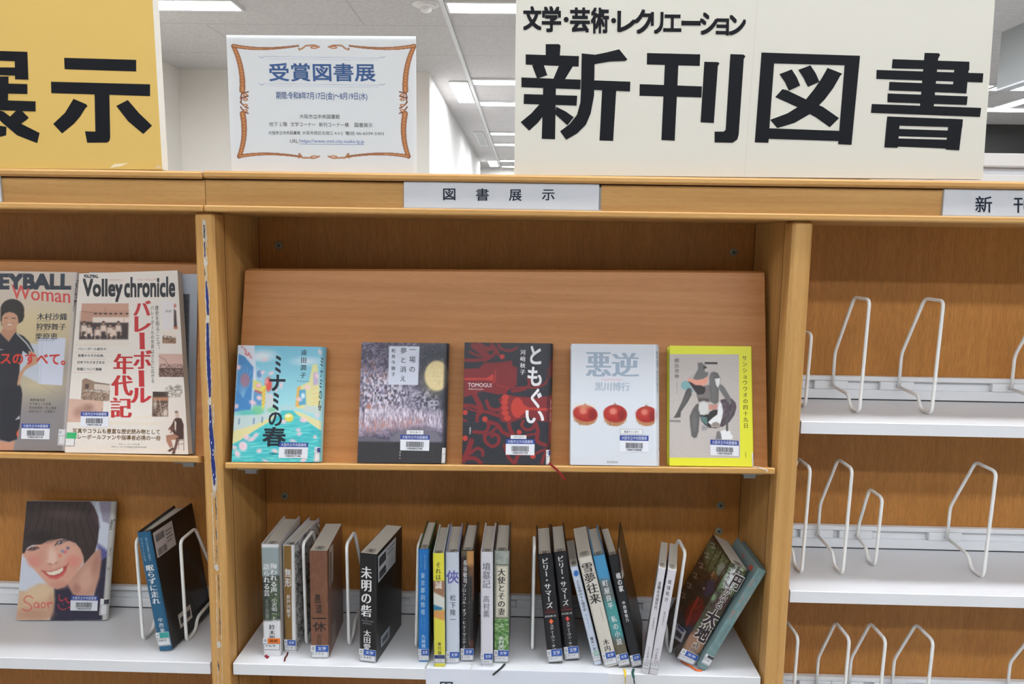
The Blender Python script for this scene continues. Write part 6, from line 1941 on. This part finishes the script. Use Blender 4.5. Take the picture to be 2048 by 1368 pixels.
UB('black hardcover with a dark translucent back cover, green ribbon below', zd, (396, 469), (476, 463), (638, 1250), (572, 1255), Z1, .130, None,
   [('橘の家', .34, .155, .78, .32, WT, {'bold': 2, 'wt': .02}), ('中西智佐乃', .36, .405, .66, .59, WT, {'bold': 1, 'gap': .15})], base=(26, 28, 32), tagv=(.89, .94, .985), kana='1ﾅｶﾆ', cover_col=(58, 50, 38), open_r=10, yaw=1, gx=.0024,
   side=(zd, [([(480, 412), (486, 408), (522, 600), (508, 628)], (196, 186, 182)), ([(484, 440), (489, 436), (510, 560), (500, 580)], (120, 104, 100))], None),
   ribbon=([atZ(*zp(zd, (590, 1262)), Z1 + .0015), atZ(*zp(zd, (582, 1290)), Z1 + .001), atZ(*zp(zd, (590, 1326)), Z1 + .001), atY(*zp(zd, (596, 1368)), .0062)], (44, 84, 78), .002))
UB('thin white paperback leaning on its white twin, the one farther from the bookend', zd, (756, 561), (806, 551), (686, 1300), (636, 1292), Z1, .112, None,
   [('就職氷河期世代', .3, .12, .72, .385, (60, 60, 66), {'bold': 'm', 'wt': .015}), ('近藤絢子', .42, .46, .66, .58, (80, 80, 88)), ('中公新書', .36, .74, .62, .85, (90, 90, 98))], base=(212, 210, 216), tagcol=(200, 196, 206), tagtxt='', tagv=(.86, .895, .95), kana='366', zero='Q', soft=True, yaw=-12, gx=.0020)
UB('thin white paperback standing right against the wire bookend', zd, (811, 566), (876, 576), (736, 1306), (680, 1301), Z1, .112, None,
   [('琉球処分', .26, .09, .66, .295, (60, 60, 66), {'bold': 'm', 'wt': .015, 'gap': .25}), ('塩出浩之', .42, .39, .66, .52, (80, 80, 88)), ('中公新書', .36, .745, .62, .855, (90, 90, 98))], base=(212, 208, 216), tagcol=(208, 200, 206), tagtxt='人文', tagv=(.855, .89, .945), kana='219', zero='Q', soft=True, yaw=-12, gx=.0041)

ze = (1340, 1050, 4.414)
A = Art(ze, 11).fill((66, 60, 44)).poly([(430, 80), (720, 300), (560, 640), (420, 560)], (92, 116, 76), 14).noise(20, 20, (128, 158, 100), .85, .5, .2, 7, [(430, 100), (720, 300), (600, 560), (470, 420)], 8)
A.ell(560, 470, 60, 130, (206, 210, 210), 8, 1, 28).noise(22, 22, (46, 38, 30), .8, .55, .2, 17).poly([(150, 960), (330, 900), (330, 1130), (100, 1180)], (148, 110, 88), 14).poly([(400, 640), (560, 640), (500, 760), (380, 720)], (66, 36, 34), 14, .8)
A.ell(395, 640, 22, 36, (120, 146, 110), 5, .9, 20).ell(250, 880, 90, 50, (74, 84, 62), 10, .8)
sa = Art(ze, 12).fill((52, 42, 34)).noise(26, 30, (84, 66, 48), .8, .5, .25, 8).poly([(330, 150), (470, 250), (480, 420), (360, 470), (300, 300)], (98, 116, 76), 5, .9).noise(16, 16, (150, 170, 130), .8, .56, .15, 9, [(340, 180), (520, 260), (500, 420), (380, 400)], 6)
sa.ell(450, 390, 34, 60, (178, 184, 180), 3, .9, 20).line([(470, 230), (340, 470)], 20, (60, 48, 36), .9, 2).line([(540, 300), (430, 460)], 12, (56, 46, 36), .9, 2).line([(420, 200), (300, 430)], 12, (66, 52, 38), .8, 2)
sa.ell(380, 470, 30, 50, (150, 96, 50), 2, .9, 20).ell(330, 560, 60, 70, (64, 60, 84), 3, .8).ell(210, 770, 70, 130, (134, 44, 34), 4, .95, 28).ell(240, 700, 30, 60, (160, 60, 40), 2, .8, 20).ell(160, 920, 40, 40, (60, 60, 90), 3, .7)
sa.noise(9, 12, (120, 140, 96), .7, .6, .15, 21, [(340, 120), (560, 280), (520, 460), (300, 400)], 3).noise(10, 14, (34, 26, 22), .7, .6, .15, 31, [(60, 560), (420, 420), (330, 900), (60, 900)], 4)
for x, y in ((372, 440), (384, 420), (300, 560), (338, 545)):
    sa.ell(x, y, 10, 14, (176, 130, 100), 1.5)
sa.poly([(340, 480), (400, 470), (380, 600), (300, 640)], (70, 64, 90), 2, .8).line([(250, 640), (190, 760), (150, 880)], 22, (176, 60, 42), .9, 2).line([(290, 660), (240, 800), (190, 900)], 14, (110, 34, 30), .9, 2)
for q, t_ in enumerate(('円', 'か', 'な', 'る', '大', '地')):
    x, y = 380 - q * 52, 175 + q * 88
    sa.line([(x - 24, y - 20), (x + 14, y - 6), (x - 6, y + 30)], 8, (206, 200, 190), .85, 1).line([(x - 20, y + 16), (x + 18, y + 30)], 7, (206, 200, 190), .85, 1)
r, mp, (w, h, Mx) = UB('thick paperback with a forest scene on cover and spine, tilted steeply on the teal book', ze, (566, 334), (697, 408), (222, 1250), (64, 1172), Z1, .126, A,
                       [('円', .48, .075, .95, .20, (216, 210, 206), {'bold': 2, 'wt': .085}), ('円', .48, .075, .95, .20, (46, 30, 34), {'bold': 2, 'wt': .035, 'lift': .0002}), ('か', .42, .21, .75, .275, (216, 210, 206), {'bold': 2, 'wt': .085}), ('か', .42, .21, .75, .275, (46, 30, 34), {'bold': 2, 'wt': .02, 'lift': .0002}), ('なる', .38, .285, .72, .42, (216, 210, 206), {'bold': 2, 'wt': .085}), ('なる', .38, .285, .72, .42, (46, 30, 34), {'bold': 2, 'wt': .02, 'lift': .0002}), ('大地', .22, .45, .86, .76, (216, 210, 206), {'bold': 2, 'wt': .085}), ('大地', .22, .45, .86, .76, (46, 30, 34), {'bold': 2, 'wt': .04, 'lift': .0002}), ('武川', .36, .79, .72, .885, (226, 214, 200), {'bold': 2, 'wt': .06}), ('武川', .36, .79, .72, .885, (34, 30, 30), {'bold': 'm', 'wt': .03, 'lift': .0002}), ('まどかなる', .97, .1, 1.0, .25, (230, 226, 220))],
                       base=(66, 60, 44), tagv=(.892, .94, .99), kana='1ﾀｹｶﾜ', soft=True, gx=-.002, cover_col=(60, 50, 40), side_l=(ze, [([(60, 862), (145, 940), (102, 1040), (40, 1000)], (196, 194, 198)), ([(72, 880), (128, 932), (120, 950), (66, 896)], (50, 66, 140)), ([(60, 925), (110, 968), (94, 1008), (48, 975)], (70, 66, 66))], sa),
                       ribbon=([atZ(*zp(ze, (95, 1200)), Z1 + .004), atZ(*zp(ze, (180, 1246)), Z1 + .0022), atZ(*zp(ze, (235, 1285)), Z1 + .001), atZ(*zp(ze, (282, 1288)), Z1 + .0008)], (222, 104, 40), .0016))
A = Art(ze, 13).fill((120, 148, 148)).noise(40, 60, (104, 132, 134), .7, .5, .3, 4)
RO = (214, 92, 74)
sl = Art(ze, 14).fill((120, 142, 144))
UB('grey-teal hardcover with red lettering, tilted against the side panel under the forest paperback', ze, (790, 376), (852, 414), (322, 1288), (246, 1248), Z1, .128, A,
   [('バンク', .02, .10, .30, .50, RO, {'gap': .5}), ('パンチドランク', .62, .17, .86, .47, (196, 112, 96), {'gap': .3}), ('番匠ノ家', .42, .555, .66, .70, (84, 100, 104), {'gap': .1})], base=(118, 146, 146), tagcol=(52, 56, 66), tagtxt='', tagv=(.865, .89, .95), kana='9144', zero='0', cover_col=(124, 146, 148), side_l=(ze, [([(690, 370), (720, 350), (738, 372), (712, 412)], (206, 84, 66)), ([(640, 260), (655, 255), (662, 290), (648, 296)], (190, 96, 84))], sl))
